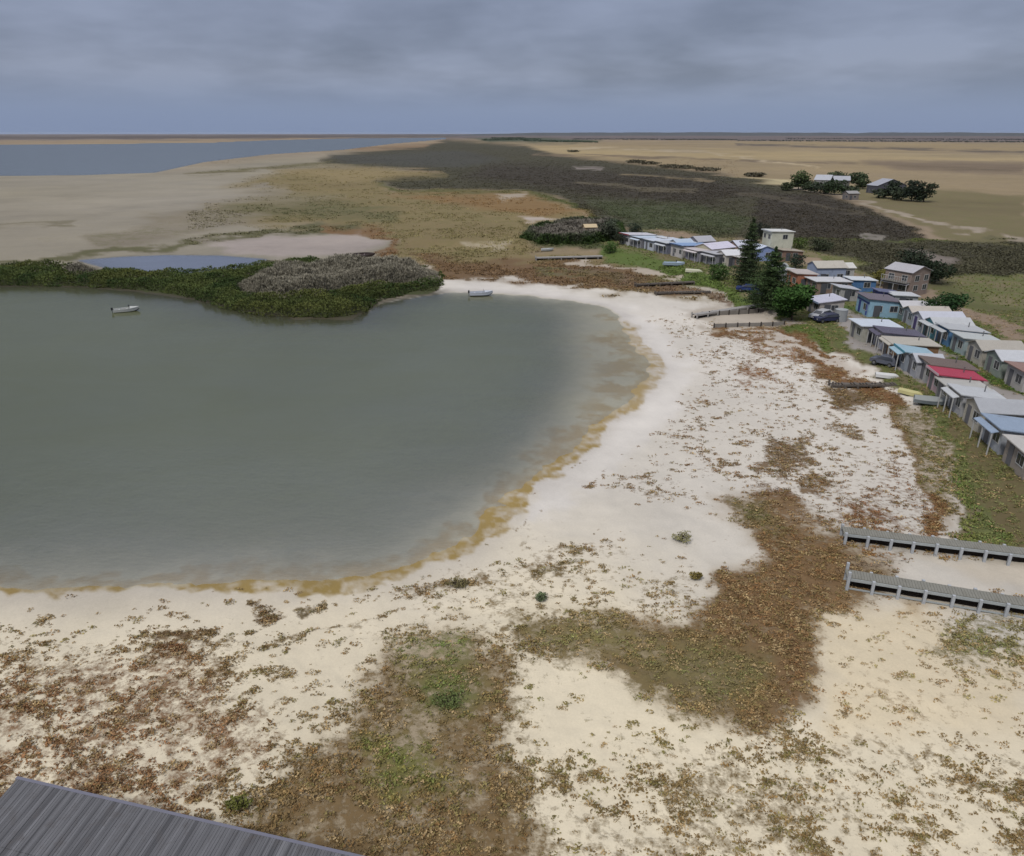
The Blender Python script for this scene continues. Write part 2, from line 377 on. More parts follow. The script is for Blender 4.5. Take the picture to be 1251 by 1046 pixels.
class MB:
    def __init__(s):
        s.v, s.f = [], []

    def box(s, x0, x1, y0, y1, z0, z1):
        n = len(s.v)
        s.v += [(x0, y0, z0), (x1, y0, z0), (x1, y1, z0), (x0, y1, z0), (x0, y0, z1), (x1, y0, z1), (x1, y1, z1), (x0, y1, z1)]
        s.f += [tuple(n + i for i in q) for q in ((0, 3, 2, 1), (4, 5, 6, 7), (0, 1, 5, 4), (1, 2, 6, 5), (2, 3, 7, 6), (3, 0, 4, 7))]
        return s

    def hexa(s, P):
        """eight corners: bottom loop then top loop"""
        n = len(s.v)
        s.v += [tuple(p) for p in P]
        s.f += [tuple(n + i for i in q) for q in ((0, 3, 2, 1), (4, 5, 6, 7), (0, 1, 5, 4), (1, 2, 6, 5), (2, 3, 7, 6), (3, 0, 4, 7))]
        return s

    def prism(s, prof, x0, x1):
        """a y-z profile pushed along x"""
        n, k = len(s.v), len(prof)
        s.v += [(x0, a, b) for a, b in prof] + [(x1, a, b) for a, b in prof]
        s.f.append(tuple(n + i for i in range(k))[::-1])
        s.f.append(tuple(n + k + i for i in range(k)))
        for i in range(k):
            j = (i + 1) % k
            s.f.append((n + i, n + j, n + k + j, n + k + i))
        return s

    def tube(s, pts, rad, k=6):
        n = len(s.v)
        m = len(pts)
        for i, p in enumerate(pts):
            a, b = pts[max(i - 1, 0)], pts[min(i + 1, m - 1)]
            d = np.array(b, float) - np.array(a, float)
            d /= np.linalg.norm(d) + 1e-9
            u = np.cross(d, (0, 0, 1) if abs(d[2]) < .9 else (1, 0, 0))
            u /= np.linalg.norm(u)
            w = np.cross(d, u)
            r = rad[i] if hasattr(rad, '__len__') else rad
            for j in range(k):
                t = 2 * PI * j / k
                s.v.append(tuple(np.array(p) + r * (math.cos(t) * u + math.sin(t) * w)))
        for i in range(m - 1):
            for j in range(k):
                q = (j + 1) % k
                s.f.append((n + i * k + j, n + i * k + q, n + i * k + k + q, n + i * k + k + j))
        s.f.append(tuple(n + j for j in range(k))[::-1])
        s.f.append(tuple(n + (m - 1) * k + j for j in range(k)))
        return s

    def build(s, name, mat, parent=None, bevel=0):
        me = bpy.data.meshes.new(name)
        me.from_pydata(s.v, [], s.f)
        me.validate()
        if mat: me.materials.append(mat)
        o = bpy.data.objects.new(name, me)
        COL.objects.link(o)
        o.parent = parent
        if bevel:
            b = o.modifiers.new('bevel', 'BEVEL')
            b.width = bevel
            b.segments = 2
            b.limit_method = 'ANGLE'
        return o


def big_mesh(name, V, k, mat, colors=None):
    """many separate k-gons from an array (n*k, 3)"""
    me = bpy.data.meshes.new(name)
    V = np.ascontiguousarray(V, dtype=np.float32)
    n = len(V)
    me.vertices.add(n)
    me.vertices.foreach_set('co', V.ravel())
    me.loops.add(n)
    me.loops.foreach_set('vertex_index', np.arange(n, dtype=np.int32))
    me.polygons.add(n // k)
    me.polygons.foreach_set('loop_start', np.arange(0, n, k, dtype=np.int32))
    me.update()
    if colors is not None:
        a = me.attributes.new('tint', 'FLOAT_COLOR', 'POINT')
        c = np.ones((n, 4), np.float32)
        c[:, :3] = colors
        a.data.foreach_set('color', c.ravel())
    me.materials.append(mat)
    o = bpy.data.objects.new(name, me)
    COL.objects.link(o)
    return o


# ------------------------------------------------------------------ materials
MATS = {}


def nd(nt, t, **kw):
    n = nt.nodes.new(t)
    for k, v in kw.items():
        if k == 'inp':
            for a, b in v.items():
                n.inputs[a].default_value = b
        else:
            setattr(n, k, v)
    return n


def new_mat(name):
    m = bpy.data.materials.new(name)
    m.use_nodes = True
    nt = m.node_tree
    nt.nodes.clear()
    out = nt.nodes.new('ShaderNodeOutputMaterial')
    bs = nt.nodes.new('ShaderNodeBsdfPrincipled')
    nt.links.new(bs.outputs[0], out.inputs[0])
    return m, nt, bs, out


def mixc(nt, fac, a, b, mode='MIX'):
    n = nt.nodes.new('ShaderNodeMix')
    n.data_type = 'RGBA'
    n.blend_type = mode
    for sock, v in ((n.inputs[0], fac), (n.inputs[6], a), (n.inputs[7], b)):
        if isinstance(v, (int, float)):
            sock.default_value = v
        elif isinstance(v, tuple):
            sock.default_value = v if len(v) == 4 else v + (1,)
        else:
            nt.links.new(v, sock)
    return n.outputs[2]


def mth(nt, op, a, b=None, c=None, clamp=False):
    n = nt.nodes.new('ShaderNodeMath')
    n.operation = op
    n.use_clamp = clamp
    for i, v in enumerate((a, b, c)):
        if v is None: continue
        if isinstance(v, (int, float)):
            n.inputs[i].default_value = v
        else:
            nt.links.new(v, n.inputs[i])
    return n.outputs[0]


def noise(nt, vec, scale, detail=4, rough=.55, dist=0):
    n = nt.nodes.new('ShaderNodeTexNoise')
    n.inputs['Scale'].default_value = scale
    n.inputs['Detail'].default_value = detail
    n.inputs['Roughness'].default_value = rough
    n.inputs['Distortion'].default_value = dist
    if vec is not None: nt.links.new(vec, n.inputs['Vector'])
    return n.outputs['Fac']


def paint_mat(name, rgb, rough=.6, vary=.18, scale=1.3, dirt=None, boards=0, metallic=0, axis='Y', spec=.3):
    """a painted / weathered surface: slow tone drift, fine grain, optional dirt blotches and board or corrugation lines"""
    if name in MATS: return MATS[name]
    m, nt, bs, out = new_mat(name)
    tc = nt.nodes.new('ShaderNodeTexCoord').outputs['Object']
    n1 = noise(nt, tc, scale, 6, .6)
    n2 = noise(nt, tc, scale * 9, 3, .6)
    lo = tuple(c * (1 - vary * 1.6) for c in rgb)
    hi = tuple(min(c * (1 + vary), .9) for c in rgb)
    c = mixc(nt, mth(nt, 'MULTIPLY_ADD', mth(nt, 'ADD', n1, n2), .9, -.4, clamp=True), lo, hi)
    if dirt:
        d = mth(nt, 'MULTIPLY_ADD', noise(nt, tc, scale * .6, 8, .7, .5), 5, -2.75, clamp=True)
        c = mixc(nt, mth(nt, 'MULTIPLY', d, .7), c, dirt)
    if boards:
        w = nt.nodes.new('ShaderNodeTexWave')
        w.bands_direction = axis
        w.inputs['Scale'].default_value = boards
        w.inputs['Distortion'].default_value = .15
        nt.links.new(tc, w.inputs['Vector'])
        bp = nt.nodes.new('ShaderNodeBump')
        bp.inputs['Strength'].default_value = .5
        bp.inputs['Distance'].default_value = .02
        nt.links.new(w.outputs['Fac'], bp.inputs['Height'])
        nt.links.new(bp.outputs[0], bs.inputs['Normal'])
    nt.links.new(c, bs.inputs['Base Color'])
    bs.inputs['Roughness'].default_value = rough
    bs.inputs['Metallic'].default_value = metallic
    bs.inputs['Specular IOR Level'].default_value = spec
    MATS[name] = m
    return m


def tint_mat(name, vary=.3, scale=.8, trans=.0):
    """plants: colour carried by the 'tint' attribute, broken up by noise"""
    if name in MATS: return MATS[name]
    m, nt, bs, out = new_mat(name)
    at_ = nd(nt, 'ShaderNodeAttribute', attribute_name='tint').outputs['Color']
    g = nt.nodes.new('ShaderNodeNewGeometry').outputs['Position']
    n = noise(nt, g, scale, 4, .6)
    f = mth(nt, 'MULTIPLY_ADD', n, vary * 3, 1 - vary * 1.5)
    c = nt.nodes.new('ShaderNodeVectorMath')
    c.operation = 'SCALE'
    nt.links.new(at_, c.inputs[0])
    nt.links.new(f, c.inputs['Scale'])
    nt.links.new(c.outputs[0], bs.inputs['Base Color'])
    bs.inputs['Roughness'].default_value = .8
    bs.inputs['Specular IOR Level'].default_value = .1
    MATS[name] = m
    return m


def glass_mat():
    if 'window_glass' in MATS: return MATS['window_glass']
    m, nt, bs, out = new_mat('window_glass')
    g = nt.nodes.new('ShaderNodeNewGeometry').outputs['Position']
    n = noise(nt, g, .7, 2)
    nt.links.new(mixc(nt, n, (.015, .018, .022), (.06, .065, .075)), bs.inputs['Base Color'])
    bs.inputs['Roughness'].default_value = .08
    MATS['window_glass'] = m
    return m


# ------------------------------------------------------------------ ground sheet
def ground_grid():
    py_rows = np.concatenate([np.arange(163.9, 172, .35), np.arange(172, 262, .8), np.arange(262, 470, 1.6), np.arange(470, 1250, 2.3)])
    v = (PY - py_rows) / F
    dn = ST - v * CT
    fw = CT + v * ST
    r = CAMH * fw / dn
    r = np.concatenate([r[r < 45000], [10., 4., .5]])
    a = np.concatenate([np.linspace(-180, -55, 40, endpoint=False), np.linspace(-55, -43, 40, endpoint=False), np.linspace(-43, 43, 640, endpoint=False),
                        np.linspace(43, 55, 40, endpoint=False), np.linspace(55, 180, 40, endpoint=False)]) * PI / 180
    # image columns are straight in x / depth, so use tan-spaced bearings
    A, R = np.meshgrid(a, r)
    return A, R, len(r), len(a)


A, R, NR, NA = ground_grid()
gx, gy = (R * np.sin(A)).ravel(), (R * np.cos(A)).ravel()
wl, wo = wdist(gx, gy)
gzv = height(gx, gy, np.maximum(wl, wo))
bare, veg, cover, alg = paint(gx, gy, gzv, wl, wo)
idx = np.arange(NR * NA).reshape(NR, NA)
nxt = np.roll(idx, -1, axis=1)
quads = np.stack([idx[:-1], nxt[:-1], nxt[1:], idx[1:]], -1).reshape(-1, 4)


def sheet(name, V, quads, attrs, mat):
    used, inv = np.unique(quads, return_inverse=True)
    me = bpy.data.meshes.new(name)
    n, q = len(used), len(quads)
    me.vertices.add(n)
    me.vertices.foreach_set('co', V[used].astype(np.float32).ravel())
    me.loops.add(q * 4)
    me.loops.foreach_set('vertex_index', inv.astype(np.int32).ravel())
    me.polygons.add(q)
    me.polygons.foreach_set('loop_start', np.arange(0, q * 4, 4, dtype=np.int32))
    me.polygons.foreach_set('use_smooth', np.ones(q, bool))
    me.update()
    for k, arr in attrs.items():
        if arr.ndim == 2:
            a = me.attributes.new(k, 'FLOAT_COLOR', 'POINT')
            c = np.ones((n, 4), np.float32)
            c[:, :3] = arr[used]
            a.data.foreach_set('color', c.ravel())
        else:
            a = me.attributes.new(k, 'FLOAT', 'POINT')
            a.data.foreach_set('value', arr[used].astype(np.float32))
    me.materials.append(mat)
    o = bpy.data.objects.new(name, me)
    COL.objects.link(o)
    return o


def ground_mat():
    m, nt, bs, out = new_mat('ground_surface')
    g = nt.nodes.new('ShaderNodeNewGeometry').outputs['Position']
    B = nd(nt, 'ShaderNodeAttribute', attribute_name='bare').outputs['Color']
    V = nd(nt, 'ShaderNodeAttribute', attribute_name='veg').outputs['Color']
    C = nd(nt, 'ShaderNodeAttribute', attribute_name='cover').outputs['Fac']
    W = nd(nt, 'ShaderNodeAttribute', attribute_name='wet').outputs['Fac']
    n1 = noise(nt, g, .30, 8, .62, .3)
    n2 = noise(nt, g, 1.9, 6, .62, .2)
    n3 = noise(nt, g, .035, 8, .6, .2)
    n4 = noise(nt, g, 7.0, 3, .6)
    n5 = noise(nt, g, .005, 9, .62, .4)
    t = mth(nt, 'ADD', mth(nt, 'MULTIPLY_ADD', n1, .24, mth(nt, 'MULTIPLY', n5, .14)), mth(nt, 'ADD', mth(nt, 'MULTIPLY_ADD', n2, .36, mth(nt, 'MULTIPLY', n4, .14)), mth(nt, 'MULTIPLY', n3, .12)))
    thr = mth(nt, 'MULTIPLY_ADD', C, -.22, .64)
    mask = mth(nt, 'MULTIPLY_ADD', mth(nt, 'SUBTRACT', t, thr), 11, .5, clamp=True)
    vb = mth(nt, 'ADD', mth(nt, 'MULTIPLY_ADD', n3, .55, mth(nt, 'MULTIPLY_ADD', n5, 1.0, .09)), mth(nt, 'ADD', mth(nt, 'MULTIPLY', n1, .24), mth(nt, 'MULTIPLY_ADD', n4, .20, -.09)))

    def sc(col, f):
        s = nt.nodes.new('ShaderNodeVectorMath')
        s.operation = 'SCALE'
        nt.links.new(col, s.inputs[0])
        nt.links.new(f, s.inputs['Scale'])
        return s.outputs[0]
    n6 = noise(nt, g, .0014, 8, .6, .3)
    hue = nt.nodes.new('ShaderNodeVectorMath')
    hue.operation = 'MULTIPLY'
    nt.links.new(B, hue.inputs[0])
    nt.links.new(mixc(nt, mth(nt, 'MULTIPLY_ADD', n6, 3.2, -1.1, clamp=True), (.90, .90, .96), (1.10, 1.06, .94)), hue.inputs[1])
    B = hue.outputs[0]
    vv = mth(nt, 'ADD', mth(nt, 'MULTIPLY_ADD', n2, 1.1, .42), mth(nt, 'MULTIPLY', n4, .5))
    col = mixc(nt, mth(nt, 'MULTIPLY', mask, .95), sc(B, vb), sc(V, vv))
    nt.links.new(col, bs.inputs['Base Color'])
    nt.links.new(mth(nt, 'MULTIPLY_ADD', W, -.45, .95), bs.inputs['Roughness'])
    bs.inputs['Specular IOR Level'].default_value = .15
    bp = nt.nodes.new('ShaderNodeBump')
    bp.inputs['Strength'].default_value = .6
    bp.inputs['Distance'].default_value = .12
    nt.links.new(mth(nt, 'ADD', mth(nt, 'MULTIPLY', mask, .6), mth(nt, 'MULTIPLY', n2, .5)), bp.inputs['Height'])
    nt.links.new(bp.outputs[0], bs.inputs['Normal'])
    return m


GV = np.stack([gx, gy, gzv], -1)
wet_attr = sst(-2.0, .2, np.maximum(wl, wo))
g_ob = sheet('ground', GV, quads, {'bare': bare, 'veg': veg, 'cover': cover, 'wet': wet_attr}, ground_mat())
tag(g_ob, 'pale exposed lake bed, sandy beach and scrubby farmland to the horizon', 'ground', kind='structure')


# ------------------------------------------------------------------ water sheets
def water_mat(name, deep, clear, wave, gloss=.10, refl=.5):
    m, nt, bs, out = new_mat(name)
    nt.nodes.remove(bs)
    g = nt.nodes.new('ShaderNodeNewGeometry').outputs['Position']
    D = nd(nt, 'ShaderNodeAttribute', attribute_name='depth').outputs['Fac']
    n = noise(nt, g, .045, 8, .62, .8)
    n2 = noise(nt, g, .6, 5, .6, .3)
    murk = mth(nt, 'SUBTRACT', 1, mth(nt, 'POWER', 2.718, mth(nt, 'MULTIPLY', mth(nt, 'MULTIPLY', D, mth(nt, 'MULTIPLY_ADD', n2, 1.0, .5)), -clear)))
    murk = mth(nt, 'MAXIMUM', murk, 0, clamp=True)
    dif = nt.nodes.new('ShaderNodeBsdfDiffuse')
    nt.links.new(mixc(nt, n, tuple(c * .88 for c in deep), tuple(c * 1.10 for c in deep)), dif.inputs[0])
    tr = nt.nodes.new('ShaderNodeBsdfTransparent')
    tr.inputs[0].default_value = (.97, .98, .95, 1)
    mx = nt.nodes.new('ShaderNodeMixShader')
    nt.links.new(murk, mx.inputs[0])
    nt.links.new(tr.outputs[0], mx.inputs[1])
    nt.links.new(dif.outputs[0], mx.inputs[2])
    gl = nt.nodes.new('ShaderNodeBsdfGlossy')
    gl.inputs['Roughness'].default_value = gloss
    fr = nt.nodes.new('ShaderNodeFresnel')
    fr.inputs[0].default_value = 1.333
    bp = nt.nodes.new('ShaderNodeBump')
    bp.inputs['Strength'].default_value = wave
    bp.inputs['Distance'].default_value = .06
    mp = nt.nodes.new('ShaderNodeMapping')
    mp.inputs['Scale'].default_value = (1, 2.2, 1)
    mp.inputs['Rotation'].default_value = (0, 0, .4)
    nt.links.new(g, mp.inputs[0])
    nt.links.new(mth(nt, 'ADD', noise(nt, mp.outputs[0], 1.6, 4), mth(nt, 'ADD', mth(nt, 'MULTIPLY', n, 1.2), mth(nt, 'MULTIPLY', noise(nt, mp.outputs[0], .4, 3), 1.6))), bp.inputs['Height'])
    nt.links.new(bp.outputs[0], gl.inputs['Normal'])
    nt.links.new(bp.outputs[0], fr.inputs['Normal'])
    mx2 = nt.nodes.new('ShaderNodeMixShader')
    nt.links.new(mth(nt, 'MULTIPLY', mth(nt, 'MULTIPLY', fr.outputs[0], refl), mth(nt, 'MULTIPLY_ADD', noise(nt, mp.outputs[0], .055, 7, .62, .6), .5, .75)), mx2.inputs[0])
    nt.links.new(mx.outputs[0], mx2.inputs[1])
    nt.links.new(gl.outputs[0], mx2.inputs[2])
    nt.links.new(mx2.outputs[0], out.inputs[0])
    return m


def water(name, wd, mat, label, thin=1.0):
    keep = (wd[quads] > -1.2).any(1)
    V = GV.copy()
    V[:, 2] = -0.012
    o = sheet(name, V, quads[keep], {'depth': np.maximum(wd, 0) * thin}, mat)
    return tag(o, label, 'water', kind='structure')


gpx, gpy = proj(gx, gy, gzv)
water('lake_water', wl, water_mat('lake_water_surface', S(106, 110, 78, .64), .17, .16, refl=.30), 'calm murky grey green lake water inside the curved beach', 1 - .86 * sst(600, 730, gpx) * sst(364, 384, gpy) * (1 - sst(560, 660, gpy)) - .16 * sst(520, 600, gpy))
pond_d = sdf(gx, gy, POND)
water('pond_water', pond_d, water_mat('pond_water_surface', S(112, 120, 140, .6), .8, .15), 'narrow strip of blue grey water behind the reed spit')
lag_d = sdf(gx, gy, LAGOON)
water('lagoon_water', lag_d, water_mat('lagoon_water_surface', S(114, 124, 130, .6), .5, .3), 'distant grey blue lagoon beyond the sand flats')

# ------------------------------------------------------------------ far low hills
def hills():
    b = MB()
    n = 260
    aa = np.linspace(-8, 62, n) * PI / 180
    prof = []
    for i, a in enumerate(aa):
        d = math.degrees(a)
        h = 26 + 26 * float(fbm(np.array([d * .5]), np.array([3.1]), 5, 5)[0]) * (1 if d > 0 else .6)
        h *= sst(-8, 2, d)
        prof.append((a, h))
    R0 = 11500
    for a, h in prof:
        for dr, hh in ((-900, -1), (-350, h * .55), (0, h), (500, h * .8), (1500, -1)):
            b.v.append(((R0 + dr) * math.sin(a), (R0 + dr) * math.cos(a), hh))
    for i in range(n - 1):
        for j in range(4):
            b.f.append((i * 5 + j, i * 5 + 5 + j, i * 5 + 6 + j, i * 5 + 1 + j))
    m = paint_mat('far_hill_scrub', S(92, 96, 98), .95, .25, .004)
    return tag(b.build('hills', m), 'low dark wooded rise along the horizon', 'hills', kind='structure')


hills()


# ------------------------------------------------------------------ plants as masses
def cushions(name, P, rad, hgt, leaf, nb, col, mat):
    """low rounded plants: nb leaf quads spread through a small dome at each base point"""
    n = len(P)
    rad, hgt, leaf = (np.repeat(np.broadcast_to(np.asarray(a, float), (n,)), nb) for a in (rad, hgt, leaf))
    N = n * nb
    ph, q = rng.uniform(0, 2 * PI, N), rng.uniform(0, 1, N) ** .75
    C = np.repeat(P, nb, 0)
    C = C + np.stack([np.cos(ph) * q * rad * 1.25, np.sin(ph) * q * rad * .85, hgt * np.sqrt(1 - q * q * .9) * rng.uniform(.3, 1, N)], -1)
    c = np.repeat(col * rng.uniform(.8, 1.2, (n, 1)), nb, 0) * rng.uniform(.75, 1.25, (N, 1))
    return big_mesh(name, leaf_quads(C, leaf * rng.uniform(.6, 1.2, N)), 4, mat, np.repeat(c, 4, 0))


def leaf_quads(C, s):
    """leaf-sized quads of size s at centres C"""
    n = len(C)
    u = rng.normal(size=(n, 3)) * np.array((1, 1, .6))
    u /= np.linalg.norm(u, axis=1)[:, None]
    w = rng.normal(size=(n, 3)) * np.array((1, 1, .6))
    w = np.cross(np.cross(u, w), u)
    w /= np.linalg.norm(w, axis=1)[:, None] + 1e-9
    s = np.broadcast_to(np.asarray(s, float), (n,))[:, None]
    return np.stack([C - u * s - w * s * .2, C + u * s * .3 - w * s * .6, C + u * s + w * s * .2, C - u * s * .3 + w * s * .6], 1).reshape(-1, 3)


def tufts(name, P, rad, hgt, wid, nb, col, mat, up=.6):
    """each base point grows nb leaf triangles that fan out; col is per base"""
    n = len(P)
    P = np.repeat(P, nb, 0)
    rad, hgt, wid = (np.repeat(np.broadcast_to(np.asarray(a, float), (n,)), nb) for a in (rad, hgt, wid))
    N = len(P)
    ph = rng.uniform(0, 2 * PI, N)
    out = np.stack([np.cos(ph), np.sin(ph), np.zeros(N)], -1)
    sd = np.stack([-np.sin(ph), np.cos(ph), np.zeros(N)], -1)
    off = out * (rad * rng.uniform(0, .55, N))[:, None]
    zb = hgt * rng.uniform(0, up, N)
    base = P + off
    base[:, 2] += zb * .6 - .02
    tip = base + out * (rad * rng.uniform(.2, .9, N))[:, None]
    tip[:, 2] = P[:, 2] + hgt * rng.uniform(.35, 1.0, N)
    w = (wid * rng.uniform(.5, 1.1, N))[:, None]
    V = np.stack([base - sd * w, base + sd * w, tip], 1).reshape(-1, 3)
    c = np.repeat(col, nb, 0) * rng.uniform(.7, 1.3, N)[:, None] * 1.3
    return big_mesh(name, V, 3, mat, np.repeat(c, 3, 0))


def sample_px(n, box, seed=0):
    px = rng.uniform(box[0], box[2], n)
    py = rng.uniform(box[1], box[3], n)
    x, y = at(px, py, .25)
    return x, y


PLANT = tint_mat('low_plants')
# samphire and tussocks over the exposed bed: thicker where the ground paint says so
x, y = sample_px(300000, (-60, 385, 1320, 1130))
wl_, wo_ = wdist(x, y)
z_ = height(x, y, np.maximum(wl_, wo_))
b_, v_, c_, _ = paint(x, y, z_, wl_, wo_)
clump = .42 * fbm(x * .38, y * .38, 61, 3) + .58 * fbm(x * 1.5, y * 1.5, 62, 3)
cov = np.clip((clump - (.67 - .38 * c_)) * 5.5, 0, 1) * .82
cov = np.maximum(cov, .10 * sst(.15, .45, c_))
slant = np.sqrt(x * x + y * y + CAMH ** 2)
cand = 300000 / (1380 * 745) * F * F * CAMH / slant ** 3          # candidates per square metre
want = -np.log(1 - cov) / .075
keep = (rng.uniform(0, 1, len(x)) < want / cand) & (wl_ < -1.0) & (c_ > .08)
P = np.stack([x, y, z_], -1)[keep]
sz = np.minimum(rng.gamma(1.8, .065, len(P)) + .05, .5)
sz *= 1 + np.maximum(slant[keep] - 60, 0) / 160
pick = rng.uniform(0, 1, (len(P), 1))
tc_ = v_[keep] * 2.0 * np.array((1.0, 1.02, 1.0))
tc_ = np.where(pick < .16, np.array(S(164, 142, 104)) * 1.4, np.where(pick < .30, tc_ * np.array((1.06, .95, .88)), np.where(pick < .50, tc_ * np.array((.92, 1.08, .95)), tc_)))
o = cushions('samphire_ground_cover', P, sz, sz * .55, np.clip(sz * .30, .025, .085), 15, tc_, PLANT)
tag(o, 'low brown and olive samphire tufts scattered over the pale sand', 'ground cover', kind='stuff')

# scrub over the dark flats behind the settlement
x, y = sample_px(150000, (380, 176, 1300, 345))
x, y = x[:], y[:]
z_ = height(x, y)
b_, v_, c_, _ = paint(x, y, z_)
r = np.hypot(x, y)
keep = (rng.uniform(0, 1, len(x)) < np.clip((c_ - .55) * 2.2, 0, 1)) & (sst(120, 170, r) > .5) & (b_.sum(1) < sum(S(106, 104, 96)))
P = np.stack([x, y, z_], -1)[keep]
rr = r[keep]
sz = rng.uniform(.25, .6, len(P)) * (1 + rr / 2500)
o = cushions('scrub', P, sz * 1.5, sz * .42, sz * .42, 6, v_[keep] * 1.75, tint_mat('scrub_leaves', .36, .045))
tag(o, 'dark low scrub covering the flats behind the shacks', 'scrub', kind='stuff')


# rushes and grass over the marshy flat
x, y = sample_px(60000, (230, 196, 900, 372))
z_ = height(x, y)
b_, v_, c_, _ = paint(x, y, z_)
warm = (b_[:, 0] > b_[:, 2] * 1.5) & (fbm(x * .08, y * .08, 95) > .44)
keep = warm & (rng.uniform(0, 1, len(x)) < c_)
P = np.stack([x, y, z_], -1)[keep]
sz = rng.uniform(.2, .5, len(P)) * (1 + np.hypot(P[:, 0], P[:, 1]) / 700)
o = cushions('marsh_grass', P, sz * 1.7, sz * .6, sz * .4, 6, v_[keep] * 1.7, tint_mat('marsh_leaves', .3, .06))
tag(o, 'olive and tan grass tussocks over the marshy flat', 'grass', kind='stuff')


def thicket(name, poly_px, n, H, fall, colf, label, cat, rad=.5, seed=0, excl=None, grow=0.0, wid=.30):
    """a mass of leaves filling a canopy of height H over a ground outline"""
    poly = [at(*p) for p in poly_px]
    xs, ys = [p[0] for p in poly], [p[1] for p in poly]
    x = rng.uniform(min(xs) - 2, max(xs) + 2, n)
    y = rng.uniform(min(ys) - 2, max(ys) + 2, n)
    d = sdf(x, y, poly) + (fbm(x * .5, y * .5, seed + 3) - .5) * 2.0 + grow
    if excl is not None:
        d = np.minimum(d, -excl(x, y))
    k = d > 0
    x, y, d = x[k], y[k], d[k]
    h = H * sst(0, fall, d + .3) * (.25 + 1.5 * fbm(x * .22, y * .22, seed))
    u = rng.uniform(0, 1, len(x)) ** .35
    z = np.maximum(height(x, y), 0) + np.maximum(h * u - .25, 0)
    P = np.stack([x, y, z], -1)
    o = tufts(name, P, rad * rng.uniform(.6, 1.4, len(P)), rad * 1.3, rad * wid, 6, colf(x, y), PLANT)
    return tag(o, label, cat, kind='stuff')


SPIT = [(-400, 340), (-100, 334), (20, 328), (70, 330), (130, 335), (200, 338), (260, 336), (310, 331), (350, 325), (385, 322), (400, 327), (440, 326), (500, 328), (536, 340),
        (535, 349), (500, 356), (455, 369), (442, 382), (400, 387), (330, 385), (282, 377), (255, 367), (200, 355), (100, 349), (20, 348), (-400, 350)]
GREY = [[(288, 352), (330, 337), (400, 327), (440, 325), (505, 327), (534, 336), (536, 346), (505, 351), (440, 356), (400, 364), (345, 369), (300, 364)],
        [(75, 333), (110, 333), (135, 338), (110, 341), (80, 340)]]
GREYW = [[at(*p) for p in g] for g in GREY]


def in_grey(x, y):
    return np.maximum(sdf(x, y, GREYW[0]), sdf(x, y, GREYW[1])) + (fbm(x * .2, y * .2, 77) - .5) * 5


def reed_col(x, y):
    n = sst(.25, .75, fbm(x * .22, y * .22, 71))[:, None]
    m = fbm(x * .07, y * .07, 72)[:, None]
    return np.array(S(62, 80, 44)) * (1 - n) + np.array(S(98, 108, 60)) * n + (m > .58) * np.array((.012, .004, .0))


thicket('reed_bed', SPIT, 140000, 1.7, 1.6, reed_col, 'green reeds fringing the low spit between lake and pond', 'reeds', .32, 5, in_grey, 1.2)


def grey_col(x, y):
    n = fbm(x * .35, y * .35, 73)[:, None]
    return (np.array(S(110, 106, 92)) * (1 - n) + np.array(S(150, 144, 128)) * n) * 1.15


thicket('dead_shrub_thicket', GREY[0], 42000, 2.6, 5, grey_col, 'grey leafless shrub thicket on the wide end of the reed spit', 'thicket', .55, 9, wid=.14)
thicket('dead_shrub_thicket', GREY[1], 2500, 2.1, 2.5, lambda x, y: grey_col(x, y) * .75, 'small dark dead thicket among reeds at the narrow end of the spit', 'thicket', .5, 19, wid=.16)
ISL = [(636, 296), (650, 284), (700, 276), (760, 278), (764, 296), (720, 304), (660, 304)]
ISLW = [at(*p) for p in ISL]


def isl_col(x, y):
    d = sdf(x, y, ISLW) + (fbm(x * .12, y * .12, 81) - .5) * 14
    t = sst(1, 7, d)[:, None]
    return np.array(S(60, 78, 40)) * (1 - t) + np.array(S(122, 116, 106)) * t


thicket('shrub_thicket', ISL, 15000, 2.0, 2.5, isl_col, 'grey shrub thicket with a green rim near the far jetty', 'thicket', .7, 13)

# bank grass
x, y = sample_px(60000, (660, 300, 1330, 720))
z_ = height(x, y)
b_, v_, c_, _ = paint(x, y, z_)
green = v_[:, 1] > v_[:, 0] * 1.12
keep = green & (rng.uniform(0, 1, len(x)) < c_ * .7)
P = np.stack([x, y, z_], -1)[keep]
sz = rng.uniform(.15, .4, len(P)) * (1 + np.hypot(P[:, 0], P[:, 1]) / 300)
o = tufts('bank_grass', P, sz * .6, sz * .7, sz * .18, 7, v_[keep] * 1.4 * np.array((1.16, 1.0, 1.05)), PLANT)
tag(o, 'green grass and weeds on the bank before the shacks', 'grass', kind='stuff')


def far_wood(name, spans, n, h, col, label):
    Ps = []
    for (x0, y0, x1, y1) in spans:
        t = rng.uniform(0, 1, n)
        px = x0 + (x1 - x0) * t + rng.normal(0, 1, n)
        py = y0 + (y1 - y0) * t + rng.uniform(-.7, .7, n)
        X, Y = at(px, py, 0)
        Ps.append(np.stack([X, Y, np.zeros(n)], -1))
    P = np.concatenate(Ps)
    d = np.hypot(P[:, 0], P[:, 1])
    P = P[d < 9500]
    s = h * rng.uniform(.5, 1.1, len(P))
    c = np.tile(np.array(col), (len(P), 1)) * rng.uniform(.8, 1.2, (len(P), 1))
    o = tufts(name, P, s * .8, s, s * .35, 10, c, tint_mat('far_leaves', .2, .05), .8)
    return tag(o, label, 'woodland', kind='stuff')


far_wood('far_wood', [(590, 171.5, 660, 170), (640, 172, 730, 174), (600, 169, 640, 169)], 420, 6, S(84, 96, 80), 'dark green far woodland beyond the scrub flats')
far_wood('far_wood', [(900, 172, 1300, 174), (960, 169.5, 1300, 171), (700, 170, 900, 171)], 900, 5, S(92, 96, 92), 'dark tree belts across the distant paddocks')


